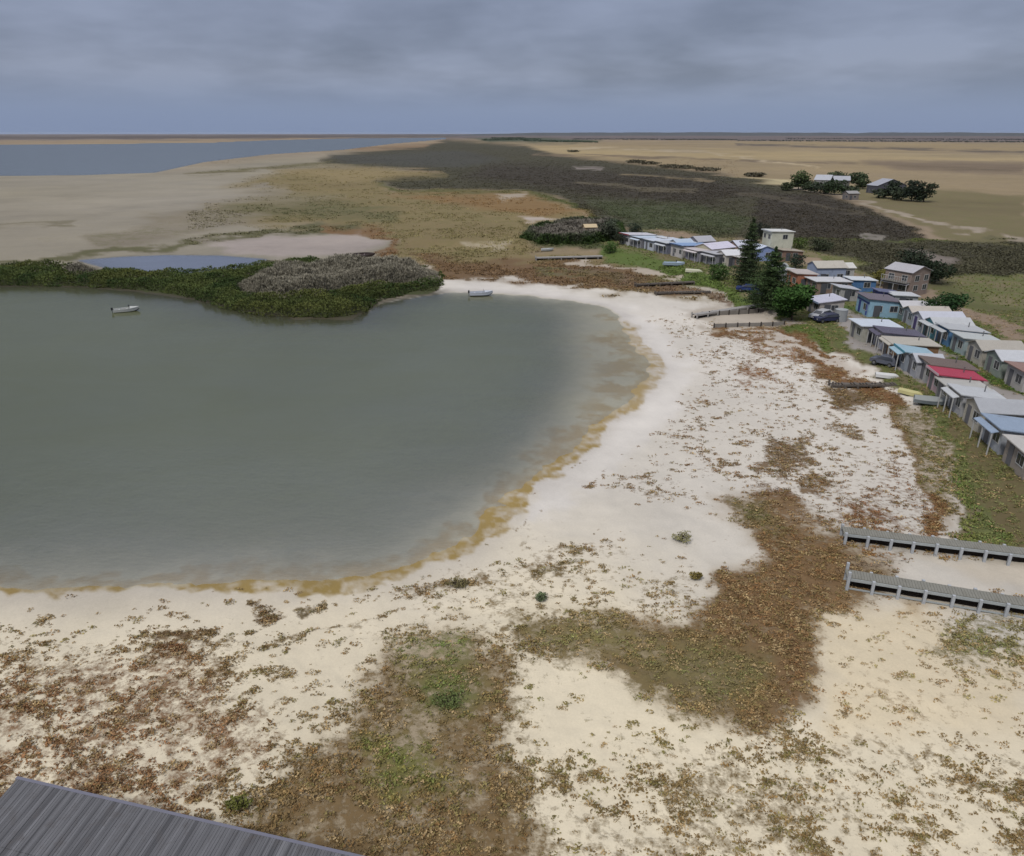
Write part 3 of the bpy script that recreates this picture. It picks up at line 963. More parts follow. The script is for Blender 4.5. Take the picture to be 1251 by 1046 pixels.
# ------------------------------------------------------------------ trees
BARK = paint_mat('bark', S(96, 84, 72), .9, .3, 3)


def tree(px, py, h, r, col, label, cat='tree', group=None, name='tree', n=1500, low=.12, leaf=None):
    X, Y, zz = ground(px, py)
    root = empty(name, (X, Y, zz), random.uniform(0, 6.28), label, cat, group)
    t = MB()
    lean = (random.uniform(-.08, .08) * h, random.uniform(-.08, .08) * h)
    tr = max(.08, h * .028)
    t.tube([(0, 0, -.15), (lean[0] * .3, lean[1] * .3, h * .25), (lean[0], lean[1], h * .6), (lean[0] * 1.3, lean[1] * 1.2, h * .86)], [tr, tr * .8, tr * .5, tr * .15])
    nl = 7
    blobs = []
    for i in range(nl):
        a = i * 2.4 + random.uniform(-.4, .4)
        z0 = h * random.uniform(.18, .5)
        z1 = h * random.uniform(.45, .85)
        rr = r * random.uniform(.45, .75)
        tip = (lean[0] + math.cos(a) * rr, lean[1] + math.sin(a) * rr, z1)
        t.tube([(lean[0] * .5, lean[1] * .5, z0), (math.cos(a) * rr * .5 + lean[0] * .6, math.sin(a) * rr * .5 + lean[1] * .6, (z0 + z1) * .52), tip], [tr * .5, tr * .35, tr * .12], 5)
        blobs.append((tip, r * random.uniform(.34, .52), h * random.uniform(.13, .22)))
        blobs.append(((tip[0] * .7, tip[1] * .7, max(h * low + .2, z1 - h * random.uniform(.2, .35))), r * random.uniform(.35, .5), h * random.uniform(.12, .2)))
    blobs.append(((lean[0], lean[1], h * .82), r * .5, h * .17))
    blobs.append(((lean[0] * .6, lean[1] * .6, h * .5), r * .62, h * .26))
    t.build('trunk', BARK, root)
    C, cc = [], []
    for (c, br, bh) in blobs:
        k = int(n / len(blobs))
        d = rng.normal(size=(k, 3))
        d /= np.linalg.norm(d, axis=1)[:, None]
        d *= (rng.uniform(0, 1, k) ** .33)[:, None] * rng.uniform(.8, 1.15, k)[:, None]
        C.append(np.array(c) + d * np.array((br, br, bh)))
        cc.append(np.tile(np.array(col) * random.uniform(.72, 1.3), (k, 1)))
    C, cc = np.concatenate(C), np.concatenate(cc)
    C[:, 2] = np.maximum(C[:, 2], h * .04)
    cc = cc * rng.uniform(.75, 1.25, (len(cc), 1)) * 1.6
    crown = big_mesh('crown', leaf_quads(C, (leaf or max(.12, r * .062)) * rng.uniform(.7, 1.3, len(C))), 4, tint_mat('leaves', .25, 1.2), np.repeat(cc, 4, 0))
    crown.parent = root
    return root


def pine(px, py, h, r, col, label, tiers=15, dens=70, gap=.65, name='pine_tree'):
    X, Y, zz = ground(px, py)
    root = empty(name, (X, Y, zz), 0, label, 'tree')
    t = MB()
    t.tube([(0, 0, -.2), (0, 0, h * .5), (.05, 0, h * .99)], [h * .022, h * .015, .03])
    C, cc = [], []
    for k in range(tiers):
        f = k / (tiers - 1)
        z0 = h * (.07 + .9 * f)
        L = r * (1 - f) ** .8 * random.uniform(.82, 1.12) + .2
        nb = 7
        for j in range(nb):
            a = k * .9 + j * 2 * PI / nb + random.uniform(-.2, .2)
            LL = L * random.uniform(.75, 1.1)
            tip = (math.cos(a) * LL, math.sin(a) * LL, z0 + LL * .12)
            t.tube([(0, 0, z0), tip], [h * .005, .01], 4)
            m = int(dens * (.3 + LL / r))
            s = rng.uniform(.12, 1.05, m)
            base = np.array(tip) * s[:, None] * np.array((1, 1, 0)) + np.array((0, 0, z0)) + np.stack([rng.normal(0, .14 * LL + .04, m) * (.4 + s * .6), rng.normal(0, .14 * LL + .04, m) * (.4 + s * .6), s * LL * .12 + rng.normal(0, .10 + h * .006, m)], -1)
            C.append(base)
            cc.append(np.tile(np.array(col) * random.uniform(.7, 1.3), (m, 1)))
    t.build('trunk', BARK, root)
    C, cc = np.concatenate(C), np.concatenate(cc)
    crown = big_mesh('crown', leaf_quads(C, .13 * rng.uniform(.7, 1.4, len(C))), 4, tint_mat('leaves', .25, 1.2), np.repeat(cc * rng.uniform(.75, 1.25, (len(cc), 1)) * 1.5, 4, 0))
    crown.parent = root
    return root


DG, MG, GG, YG = S(46, 58, 40), S(58, 74, 42), S(56, 86, 36), S(104, 104, 46)
pine(911, 350, 13.4, 3.3, S(60, 72, 48), 'tall dark narrow conifer rising above the lakefront shacks', 15, 190)
pine(938, 379, 11.0, 4.9, S(60, 76, 46), 'broad dark conifer standing beside the lakefront boat slip', 13, 240)
tree(967, 391, 6.4, 3.8, S(52, 76, 36), 'rounded bright green tree beside the cream shack with the white car', n=5200)
tree(972, 327, 3.0, 2.4, S(40, 54, 42), 'small round dark tree behind the terracotta block', n=1300)
tree(878, 342, 3.6, 2.8, S(60, 80, 42), 'green bush at the near end of the lakefront shack row', 'bush', name='bush', n=1500, low=.02)
tree(831, 303, 3.0, 1.8, S(50, 66, 36), 'small dark bush between the white shacks and the cream house', 'bush', name='bush', n=900, low=.02)
tree(742, 294, 6.2, 3.4, S(70, 76, 62), 'grey green tree at the edge of the shrub thicket', n=2000)
tree(775, 292, 4.6, 2.3, S(40, 52, 42), 'dark round tree behind the red edged shack', n=1500)
tree(757, 299, 3.2, 2.2, S(56, 62, 48), 'dull dark bush next to the red edged shack', 'bush', name='bush', n=1100, low=.02)
tree(746, 308, 3.0, 2.4, S(66, 88, 44), 'bright green bush on the grass before the thicket', 'bush', name='bush', n=1200, low=.02)
tree(716, 296, 3.2, 2.6, S(70, 76, 60), 'grey green bush growing in the middle of the shrub thicket', 'bush', name='bush', n=1100, low=.02)
tree(1074, 349, 3.4, 2.6, S(104, 100, 50), 'yellow green bush beside the dirt road by the verandah house', 'bush', name='bush', n=1300, low=.02)
tree(1112, 338, 6.4, 3.8, S(46, 54, 42), 'dark tree behind the roof of the verandah house', n=2200)
tree(1142, 346, 4.6, 3.6, S(40, 50, 36), 'dark bushy tree past the end wall of the verandah house', n=1900)
tree(1150, 392, 4.6, 3.4, S(42, 64, 36), 'dense dark green tree beyond the row of long roofed shacks', n=2400)
tree(928, 292, 4.8, 2.6, S(44, 50, 44), 'dark tree rising behind the cream two storey house', n=1500)
tree(945, 314, 4.2, 1.2, S(34, 58, 50), 'slim blue green tree before the cream two storey house', n=900)
tree(1003, 306, 3.0, 3.6, S(62, 68, 50), 'low dull shrub beside the road behind the settlement', 'bush', name='bush', n=1100, low=.02)
tree(975, 303, 2.8, 3.0, S(74, 88, 46), 'low green shrub beside the cream two storey house', 'bush', name='bush', n=1000, low=.02)
tree(1039, 364, 2.4, 1.5, S(56, 66, 36), 'small dark shrub beside the blue mural shack', 'bush', name='bush', n=700, low=.02)
FT = 'trees around the distant farmstead'
tree(975, 232, 10.5, 5.6, S(72, 84, 54), 'tall round tree at the near end of the distant farmstead', group=FT, n=1500, leaf=.55)
tree(962, 233, 4.5, 4.5, S(66, 74, 52), 'low bush at the foot of the tall round farmstead tree', 'bush', FT, 'bush', n=600, low=.02, leaf=.5)
tree(990, 235, 5.5, 6.5, S(60, 70, 50), 'wide dark bush before the first farmstead shed', 'bush', FT, 'bush', n=800, low=.02, leaf=.5)
tree(1006, 237, 6.5, 7.5, S(54, 64, 48), 'broad dark bush before the two pale farmstead roofs', 'bush', FT, 'bush', n=900, low=.02, leaf=.5)
tree(1019, 238, 7.0, 6.5, S(54, 66, 46), 'dense dark tree before the second farmstead roof', 'tree', FT, n=900, low=.02, leaf=.5)
tree(1022, 222, 6.5, 6.5, S(66, 74, 52), 'olive tree standing behind the farmstead sheds', group=FT, n=900, leaf=.55)
tree(1046, 229, 8.5, 5.8, S(62, 74, 52), 'grey green tree between the farmstead sheds', group=FT, n=1000, leaf=.55)
tree(1054, 231, 6, 5.0, S(62, 72, 50), 'small tree beside the longest farmstead shed', group=FT, n=800, leaf=.5)
tree(1090, 243, 8.5, 4.6, S(46, 54, 42), 'dark tree at the far end of the longest farmstead shed', group=FT, n=1000, leaf=.5)
tree(1113, 246, 9.5, 5.5, S(44, 52, 42), 'tallest dark tree past the end of the farmstead', group=FT, n=1200, leaf=.5)
tree(1128, 247, 8.5, 5.5, S(46, 54, 40), 'outermost dark tree of the farmstead', group=FT, n=1000, leaf=.5)
for (bx, by, bh, br, l) in [(1036, 238, 4.5, 6, 'low dark bush before the dark walled farmstead shed'), (1078, 242, 4.5, 6, 'low dark bush before the longest farmstead shed'),
                            (1101, 245, 5.5, 6, 'dark bush between the two trees past the longest farmstead shed'), (983, 231, 5, 5, 'dull bush just past the tall round farmstead tree')]:
    tree(bx, by, bh, br, S(58, 66, 50), l, 'bush', FT, 'bush', n=700, low=.02, leaf=.5)
FB = 'low bushes dotted along the edge of the dry paddock'
for i, (bx, by, bh, br) in enumerate([(775, 199, 3.4, 12), (792, 201, 3, 13), (816, 205, 3, 10), (836, 206, 2.8, 12), (862, 209, 3, 13), (921, 216, 3, 8), (700, 186, 3.6, 12)]):
    tree(bx, by, bh, br, S(84, 80, 66), 'low dark bush on the edge of the dry paddock', 'bush', FB, 'bush', n=420, low=.02, leaf=.9)
# lone shrubs on the sand
LS = 'single low shrubs on the bare sand'
for (bx, by, bh, br, c, l) in [(833, 661, .7, .75, S(122, 118, 84), 'lone pale olive shrub on open sand amid the beach'),
                               (662, 733, .5, .5, S(88, 98, 70), 'small grey green shrub on sand below the driftweed line'),
                               (850, 707, .55, .6, S(116, 104, 60), 'yellowish shrub on sand at the edge of the brown patch'),
                               (560, 716, .5, .8, S(104, 96, 66), 'low dull shrub on the driftweed line'),
                               (290, 986, .6, .6, S(96, 98, 50), 'olive shrub on speckled sand beyond the grey roof'),
                               (546, 857, .4, 1.1, S(92, 102, 60), 'green shrub among the brown samphire patch')]:
    tree(bx, by, bh, br, c, l, 'shrub', LS, 'shrub', n=420, low=.02, leaf=.07)


# ------------------------------------------------------------------ shacks
TRIM = paint_mat('white_trim', S(206, 206, 204), .5, .08, 3)
TIMBER = paint_mat('grey_timber', S(136, 132, 126), .85, .25, 2.5)
DARKT = paint_mat('dark_timber', S(74, 66, 60), .9, .25, 2.5)
METAL = paint_mat('dull_metal', S(150, 152, 154), .4, .1, 3, metallic=.6)
WALLC = {}


def wallm(rgb):
    return paint_mat('wall_paint_%d_%d_%d' % rgb, S(*rgb, .82), .75, .14, .9, dirt=S(*(int(c * .72) for c in rgb)), boards=9, axis='Z')


def roofm(rgb):
    return paint_mat('roof_iron_%d_%d_%d' % rgb, S(*rgb, .84), .55, .12, .8, dirt=S(int(rgb[0] * .82), int(rgb[1] * .74), int(rgb[2] * .68), .8), boards=14, axis='X')


def window(root, x, y, z, w, h, face, frame=TRIM):
    """face 'f' = front (-x) wall, 's' = side (-y) wall"""
    b, g = MB(), MB()
    t, e = .07, .05
    if face == 'f':
        b.box(x - e, x, y - w / 2 - t, y - w / 2, z - t, z + h + t).box(x - e, x, y + w / 2, y + w / 2 + t, z - t, z + h + t)
        b.box(x - e, x, y - w / 2, y + w / 2, z - t, z).box(x - e, x, y - w / 2, y + w / 2, z + h, z + h + t).box(x - e + .01, x, y - .02, y + .02, z, z + h)
        g.box(x - .02, x - .003, y - w / 2, y + w / 2, z, z + h)
    else:
        b.box(x - w / 2 - t, x - w / 2, y - e, y, z - t, z + h + t).box(x + w / 2, x + w / 2 + t, y - e, y, z - t, z + h + t)
        b.box(x - w / 2, x + w / 2, y - e, y, z - t, z).box(x - w / 2, x + w / 2, y - e, y, z + h, z + h + t).box(x - .02, x + .02, y - e + .01, y, z, z + h)
        g.box(x - w / 2, x + w / 2, y - .02, y - .003, z, z + h)
    f = b.build('window', frame, root)
    g.build('pane', glass_mat(), f)


def door(root, x, y, rgb, h=2.0, z0=.1):
    d = MB().box(x - .045, x - .002, y - .42, y + .42, z0, z0 + h).build('door', paint_mat('door_paint_%d_%d_%d' % rgb, S(*rgb), .5, .12, 2), root)
    MB().box(x - .09, x - .045, y + .28, y + .34, z0 + .95, z0 + 1.05).build('handle', METAL, d)


def yaw_for(x, y):
    if y > 165: return math.radians(24)
    if y > 112: return math.radians(24 + (7 - 24) * (165 - y) / 53) if y > 140 else math.radians(7 - 9 * (140 - y) / 28 * .6)
    return math.radians(-7)


def shack(px, py, W, D, H, roof, rc, wc, label, name='shack', dc=(120, 120, 125), ver=0, nwin=1, yaw=None, storey=1, side=1, group='shacks along the lake', band=None, fc=None, sh=0, cat='shack', deck=False, scale=None):
    X, Y, zz = ground(px, py)
    q = scale if scale else (.80 if py > 375 else .86)
    W, D, H, ver = W * (q if scale else q * 1.2), D * q * .95, (H - 2.5) * q + 2.5 * (q * .5 + .5) if storey == 1 else H * q, min(ver, 1.1)
    a = yaw_for(X, Y) if yaw is None else math.radians(yaw)
    root = empty(name, (X, Y, zz), a, label, cat, group)
    hw = W / 2
    wm, rm = wallm(wc), roofm(rc)
    fm = roofm(fc) if fc else rm
    b = MB()
    o = .28
    if roof == 'gable':                               # ridge runs front to back
        rise = W * .2
        b.prism([(-hw, -.3), (hw, -.3), (hw, H), (0, H + rise), (-hw, H)], 0, D)
        R_ = MB()
        k = rise / hw
        T = .09
        for s in (-1, 1):
            R_.hexa([(-o, 0, H + rise + .004), (D + o, 0, H + rise + .004), (D + o, s * (hw + o), H - o * k + .004), (-o, s * (hw + o), H - o * k + .004),
                     (-o, 0, H + rise + T), (D + o, 0, H + rise + T), (D + o, s * (hw + o), H - o * k + T), (-o, s * (hw + o), H - o * k + T)])
        MBf = R_
    elif roof == 'cross':                             # ridge runs along the row
        rise = D * .17
        n0 = len(b.v)
        pr = [(0, -.3), (D, -.3), (D, H), (D / 2, H + rise), (0, H)]
        b.v += [(p, -hw, q) for p, q in pr] + [(p, hw, q) for p, q in pr]
        b.f += [(0, 1, 2, 3, 4), (9, 8, 7, 6, 5)] + [(i, i + 5, (i + 1) % 5 + 5, (i + 1) % 5) for i in range(5)]
        k = rise / (D / 2)
        T = .09
        MBf = MB()
        for s0, s1 in ((-o, D / 2), (D + o, D / 2)):
            z0 = H - o * k
            MBf.hexa([(s1, -hw - o, H + rise + .004), (s1, hw + o, H + rise + .004), (s0, hw + o, z0 + .004), (s0, -hw - o, z0 + .004),
                      (s1, -hw - o, H + rise + T), (s1, hw + o, H + rise + T), (s0, hw + o, z0 + T), (s0, -hw - o, z0 + T)])
    else:                                             # skillion, falling to the back or to the front
        drop = {'skillion': .45, 'flat': .16, 'front': -.45}[roof]
        zf, zb = H + max(drop, 0) * .5 - min(drop, 0) * 0, H - drop * .5
        zf = H + drop * .5
        b.hexa([(0, -hw, -.3), (D, -hw, -.3), (D, hw, -.3), (0, hw, -.3), (0, -hw, zf), (D, -hw, zb), (D, hw, zb), (0, hw, zf)])
        k = (zb - zf) / D
        T = .12
        a0, a1 = zf - k * o * 1.6, zb + k * o
        MBf = MB().hexa([(-o * 1.6, -hw - o, a0 + .004), (D + o, -hw - o, a1 + .004), (D + o, hw + o, a1 + .004), (-o * 1.6, hw + o, a0 + .004),
                         (-o * 1.6, -hw - o, a0 + T), (D + o, -hw - o, a1 + T), (D + o, hw + o, a1 + T), (-o * 1.6, hw + o, a0 + T)])
        if fc:
            MB().box(-o * 1.6 - .03, -o * 1.6 - .002, -hw - o, hw + o, a0 - .12, a0 + T + .04).build('fascia', paint_mat('fascia_%d_%d_%d' % fc, S(*fc), .5, .08, 2), root)
    b.build('wall', wm, root)
    MBf.build('roof', rm, root)
    # openings
    door(root, 0, hw * .45, dc)
    fw = min(1.5, W * .3)
    for i in range(nwin):
        yy = -hw * .45 if nwin == 1 else -hw * .72 + i * (hw * 1.0) / max(nwin - 1, 1)
        window(root, 0, yy, .95, fw if nwin == 1 else fw * .62, 1.0, 'f')
    if storey == 2:
        for yy in (-hw * .5, hw * .5):
            window(root, 0, yy, H - 1.75, 1.1, 1.0, 'f')
    for i in range(side):
        xx = D * (i + .5 + .12) / side
        window(root, xx, -hw, .95, 1.2, .95, 's')
        if storey == 2: window(root, xx, -hw, H - 1.75, 1.2, 1.0, 's')
    if roof not in ('gable', 'cross') and D > 4:
        MB().tube([(D * .7, hw * .3, H - .5), (D * .7, hw * .3, H + .75)], .07, 8).build('flue', METAL, root)
    if int(px * 7) % 3 == 0:
        MB().hexa([(D * .25, hw + .003, -.3), (D * .8, hw + .003, -.3), (D * .8, hw + 1.1, -.3), (D * .25, hw + 1.1, -.3),
                   (D * .25, hw + .003, H * .78), (D * .8, hw + .003, H * .78), (D * .8, hw + 1.1, H * .66), (D * .25, hw + 1.1, H * .66)]).build('lean_to', rm, root)
    if int(px * 3) % 2 == 0:
        MB().box(.8, 1.9, -hw - .07, -hw - .003, .05, 2.0).build('side_door', paint_mat('side_door_grey', S(96, 98, 104), .6, .15, 2), root)
    if ver:
        vr = MB().hexa([(-ver, -hw, 2.12), (-.47 if roof not in ('gable', 'cross') else -.3, -hw, 2.3), (-.47 if roof not in ('gable', 'cross') else -.3, hw, 2.3), (-ver, hw, 2.12),
                        (-ver, -hw, 2.2), (-.47 if roof not in ('gable', 'cross') else -.3, -hw, 2.38), (-.47 if roof not in ('gable', 'cross') else -.3, hw, 2.38), (-ver, hw, 2.2)]) if H > 2.5 or True else None
        v_o = vr.build('verandah_roof', rm, root)
        for yy in (-hw + .08, 0, hw - .08):
            MB().box(-ver + .05, -ver + .15, yy - .05, yy + .05, -.2, 2.12).build('post', TRIM, root)
    if deck:
        MB().box(-ver - .3 if ver else -1.5, -.004, -hw, hw, -.3, .08).build('deck', TIMBER, root)
    if band:
        MB().box(-.025, -.002, -hw + .01, hw - .01, 2.15, min(H - .3, 2.45)).build('painted_band', paint_mat('band_%d_%d_%d' % band, S(*band), .5, .1, 2), root)
    return root


W_, LB, CR, GR = (206, 208, 212), (176, 190, 208), (196, 190, 172), (160, 160, 164)
# lakefront row, far run
for (x, y, W, D, H, rf, rc, wc, kw) in [
    (31.6, 206.5, 5.2, 9.0, 2.7, 'skillion', (200, 198, 204), (196, 196, 200), dict(fc=(170, 70, 80), label='white shack with a thin red roof edge at the far end of the lakefront row', side=2)),
    (34.0, 201.0, 4.6, 10.0, 2.5, 'skillion', (188, 200, 214), (150, 150, 158), dict(ver=2.0, label='shack with pale blue roof and dark verandah, next to the red edged shack')),
    (36.4, 195.8, 4.8, 9.5, 2.6, 'flat', (200, 206, 218), (190, 196, 208), dict(label='white shack with flat bluish white roof, third along the lakefront row', band=(120, 140, 180))),
    (38.8, 190.4, 4.8, 10.5, 2.6, 'skillion', (192, 196, 200), (128, 132, 146), dict(ver=2.2, label='grey fronted shack with long pale roof, before the blue roofed shack')),
    (41.4, 184.8, 5.0, 10.0, 2.8, 'skillion', (134, 160, 196), (196, 192, 190), dict(fc=(90, 110, 150), nwin=2, label='white fronted shack with a mid blue roof in the lakefront row')),
    (44.0, 179.0, 5.4, 10.0, 2.5, 'flat', (196, 188, 188), (150, 148, 160), dict(ver=2.0, label='shack with pinkish grey roof, beside the blue roofed shack')),
    (46.8, 173.0, 5.2, 9.5, 2.5, 'skillion', (178, 178, 182), (146, 146, 152), dict(ver=1.8, label='grey roofed shack with slim verandah, beside the green bush')),
]:
    p = proj(np.array([x]), np.array([y]), np.array([1.15]))
    shack(float(p[0][0]), float(p[1][0]), W, D, H, rf, rc, wc, yaw=22, scale=.98, **kw)
# behind the lakefront row
shack(846, 306, 5, 6, 2.8, 'gable', (168, 168, 174), (140, 138, 148), 'small grey gabled shack behind the lakefront row', yaw=18)
shack(862, 314, 7.5, 7.0, 3.2, 'cross', (206, 202, 216), (190, 184, 160), 'cream house with lilac white roof behind the lakefront row', 'house', yaw=-60, nwin=2, cat='house')
shack(894, 314, 6.0, 6.5, 3.0, 'gable', (196, 198, 210), (176, 152, 142), 'pinkish house with bright grey roof beside the tall conifer', 'house', yaw=14, cat='house')
shack(917, 317, 5.0, 6.0, 2.9, 'cross', (196, 204, 220), (150, 168, 214), 'pale blue cottage beside the cream two storey house', 'cottage', yaw=10, cat='cottage')
shack(934, 314, 4.8, 6.0, 6.4, 'flat', (212, 212, 208), (204, 204, 186), 'cream two storey house with flat pale roof', 'house', yaw=8, storey=2, cat='house', fc=(206, 210, 212), scale=1)
shack(950, 318, 4.0, 6.5, 2.6, 'skillion', (170, 160, 146), (150, 122, 108), 'low tan roofed hut beside the cream two storey house', 'hut', yaw=12, dc=(60, 130, 170), cat='hut')
shack(966, 350, 5.2, 4.8, 3.2, 'flat', (188, 178, 172), (178, 118, 92), 'terracotta painted block with flat roof behind the bright green tree', yaw=2, side=1)
shack(990, 344, 4.6, 7.5, 3.6, 'gable', (186, 180, 168), (160, 172, 196), 'pale blue house with cream gabled roof beside the terracotta block', 'house', yaw=4, side=2, cat='house')
shack(990, 356, 4.6, 8.2, 2.4, 'flat', (202, 202, 204), (150, 128, 116), 'low shack with wide white flat roof, before the pale blue house', yaw=4, side=2)
shack(1035, 355, 3.6, 5.6, 2.5, 'flat', (208, 212, 216), (86, 126, 172), 'bright blue shed with white roof above the blue mural shack', 'shed', yaw=0, side=1, cat='shed')
shack(992, 383, 4.8, 5.6, 2.9, 'front', (196, 196, 210), (182, 174, 166), 'cream shack with lilac white roof beside the white car', yaw=4, ver=0, fc=(150, 170, 200))
for (px, py, W, D, H, rf, rc, wc, a, lab) in [
    (806, 303, 4.0, 4.5, 2.5, 'skillion', (206, 206, 208), (186, 186, 190), 20, 'small white lean roofed shed behind the flat roofed lakefront shack'),
    (822, 309, 4.0, 5.0, 2.6, 'gable', (176, 190, 206), (170, 168, 166), 20, 'small blue grey gabled shed behind the blue roofed shack'),
    (880, 324, 4.2, 4.5, 2.6, 'gable', (212, 212, 214), (204, 198, 186), 16, 'small bright white gabled hut before the pinkish house'),
    (898, 327, 3.6, 4.0, 2.4, 'flat', (190, 186, 180), (150, 120, 108), 16, 'small rust walled flat roofed hut at the foot of the tall conifer'),
    (953, 343, 3.6, 4.0, 2.3, 'skillion', (204, 208, 212), (160, 166, 170), 8, 'low grey shed with white roof between the broad conifer and the terracotta block'),
    (1014, 340, 3.6, 4.4, 2.5, 'gable', (206, 204, 198), (190, 188, 184), 4, 'small white gabled shed beside the pale blue house'),
    (1020, 366, 3.4, 3.6, 2.3, 'skillion', (186, 188, 194), (176, 174, 172), 2, 'small pale shed between the cream lilac roofed shack and the mural shack'),
    (1068, 372, 3.0, 4.0, 2.4, 'skillion', (100, 104, 132), (84, 90, 150), -2, 'dark blue shed behind the mural shack'),
    (1086, 375, 3.2, 4.2, 2.3, 'flat', (196, 198, 200), (180, 182, 184), -3, 'small white flat roofed shed at the end of the long roofed row'),
]:
    shack(px, py, W, D, H, rf, rc, wc, lab, 'shed', yaw=a, scale=1, cat='shed', side=1)
# settlement, rows nearer the camera
shack(1044, 414, 4.6, 7.2, 2.7, 'flat', (204, 212, 222), (178, 176, 164), 'cream shack with the brightest bluish white roof, before the grey yard', yaw=-2, side=2)
shack(1072, 424, 3.8, 7.0, 2.6, 'skillion', (96, 92, 108), (184, 186, 196), 'shack with dark slate roof among pale roofs', yaw=-6, ver=1.8)
shack(1083, 436, 4.0, 7.6, 2.5, 'flat', (186, 180, 168), (140, 108, 78), 'shack with cream flat roof and tan front, beside the slate roofed one', yaw=-6, ver=.8, band=(170, 110, 60))
shack(1098, 448, 3.6, 4.6, 2.5, 'skillion', (158, 186, 200), (150, 158, 168), 'small shack with pale aqua roof, between cream and brown roofs', yaw=-8, ver=1.6, fc=(90, 160, 180))
shack(1112, 458, 3.2, 4.0, 2.5, 'gable', (186, 188, 194), (176, 178, 184), 'small gabled white shack beside the brown roofed shack', yaw=-8)
shack(1128, 466, 3.8, 6.6, 2.7, 'skillion', (116, 100, 92), (186, 184, 180), 'white fronted shack with long brown roof', yaw=-8, side=2)
shack(1138, 478, 3.4, 6.2, 2.6, 'skillion', (176, 62, 84), (204, 176, 180), 'shack with bright red roof and white edge', yaw=-8, fc=(224, 196, 204), side=1, band=(176, 62, 84))
shack(1149, 490, 3.4, 5.4, 2.4, 'flat', (186, 184, 178), (150, 148, 142), 'low pale grey shack beside the red roofed shack', yaw=-8)
shack(1164, 503, 3.6, 5.6, 2.6, 'skillion', (196, 198, 200), (180, 180, 182), 'white shack with dark open verandah, one past the low pale grey shack', yaw=-9, ver=2.2)
shack(1184, 521, 4.0, 6, 2.7, 'gable', (170, 172, 176), (190, 184, 170), 'cream gabled shack past the white verandah shack', yaw=-9)
shack(1208, 545, 4.2, 6.5, 2.6, 'skillion', (150, 166, 186), (176, 180, 186), 'shack with dull blue roof, second from the end of the near row', yaw=-9, ver=2)
shack(1236, 574, 4.4, 6, 2.7, 'flat', (196, 192, 186), (160, 150, 140), 'tan shack with pale flat roof, last of the near row', yaw=-10)
# second row, with long roofs
mural = shack(1052, 383, 5.8, 6.6, 3.2, 'skillion', (112, 104, 112), (150, 186, 206), 'blue and white mural painted shack with grey roof', yaw=-4, side=2, band=(70, 88, 160), dc=(60, 76, 150))
MUR = paint_mat('mural_blue', S(64, 84, 160, .8), .6, .15, 1.5)
MUW = paint_mat('mural_pale', S(196, 206, 226, .8), .6, .12, 1.5)
for m_, (x0, x1, z0, z1) in ((MUR, (1.9, 2.75, .1, 1.7)), (MUW, (2.8, 3.4, .5, 2.2)), (MUR, (3.45, 4.4, .9, 2.3))):
    MB().box(x0, x1, -2.345, -2.322, z0, z1).build('painted_panel', m_, mural)
MB().box(-.03, -.002, -2.2, -1.6, .2, 2.1).build('painted_panel', MUR, mural)
SR = 'long roofed shacks beside the grass strip'
shack(1096, 389, 3.8, 7.2, 2.5, 'gable', (196, 194, 196), (120, 140, 140), 'grey green shack with long white gable roof, nearest the mural shack', group=SR, yaw=-4)
shack(1107, 396, 3.6, 7.6, 2.5, 'gable', (188, 180, 170), (168, 174, 182), 'shack with long cream gable roof, second along the grass strip', group=SR, yaw=-4)
shack(1119, 404, 3.8, 8.0, 2.6, 'gable', (194, 196, 206), (196, 198, 208), 'white shack with long lilac gable roof, beside the cream gabled one', group=SR, yaw=-4, dc=(90, 80, 130))
shack(1133, 412, 3.8, 7.0, 2.6, 'gable', (190, 192, 194), (112, 172, 184), 'aqua fronted shack with long pale roof on the grass strip', group=SR, yaw=-4, ver=1.5)
shack(1149, 420, 3.8, 7.0, 2.7, 'skillion', (186, 188, 190), (94, 136, 176), 'blue fronted shack beside the aqua fronted shack', group=SR, yaw=-4, ver=1.5)
shack(1167, 431, 3.8, 6.5, 2.6, 'skillion', (190, 194, 192), (168, 184, 186), 'pale grey shack beside the blue fronted shack', group=SR, yaw=-5)
shack(1187, 443, 4.0, 7, 2.6, 'gable', (176, 170, 160), (186, 180, 168), 'cream shack with tan gable roof, third from the end of its row', group=SR, yaw=-5)
shack(1210, 457, 4.0, 7, 2.7, 'gable', (196, 198, 202), (150, 160, 150), 'sage green shack with white gable roof', group=SR, yaw=-6)
shack(1236, 474, 4.2, 7, 2.7, 'skillion', (150, 120, 110), (190, 186, 182), 'white shack with rusty brown roof at the end of its row', group=SR, yaw=-6)
# verandah house on the road
h = shack(1093, 359, 6.2, 6.4, 5.0, 'cross', (176, 174, 178), (150, 134, 124), 'two storey house with grey gable roof and a balcony, on the dirt road', 'house', yaw=28, storey=2, side=2, ver=1.1, group=None, cat='house', scale=.9)
b = MB().box(-1.3, -.004, -2.7, 2.7, 2.45, 2.6)
bal = b.build('balcony', TIMBER, h)
rl = MB()
for i in range(12):
    rl.box(-1.28, -1.23, -2.68 + i * .48, -2.63 + i * .48, 2.6, 3.5)
rl.box(-1.3, -1.21, -2.7, 2.7, 3.5, 3.56).build('railing', TRIM, bal)
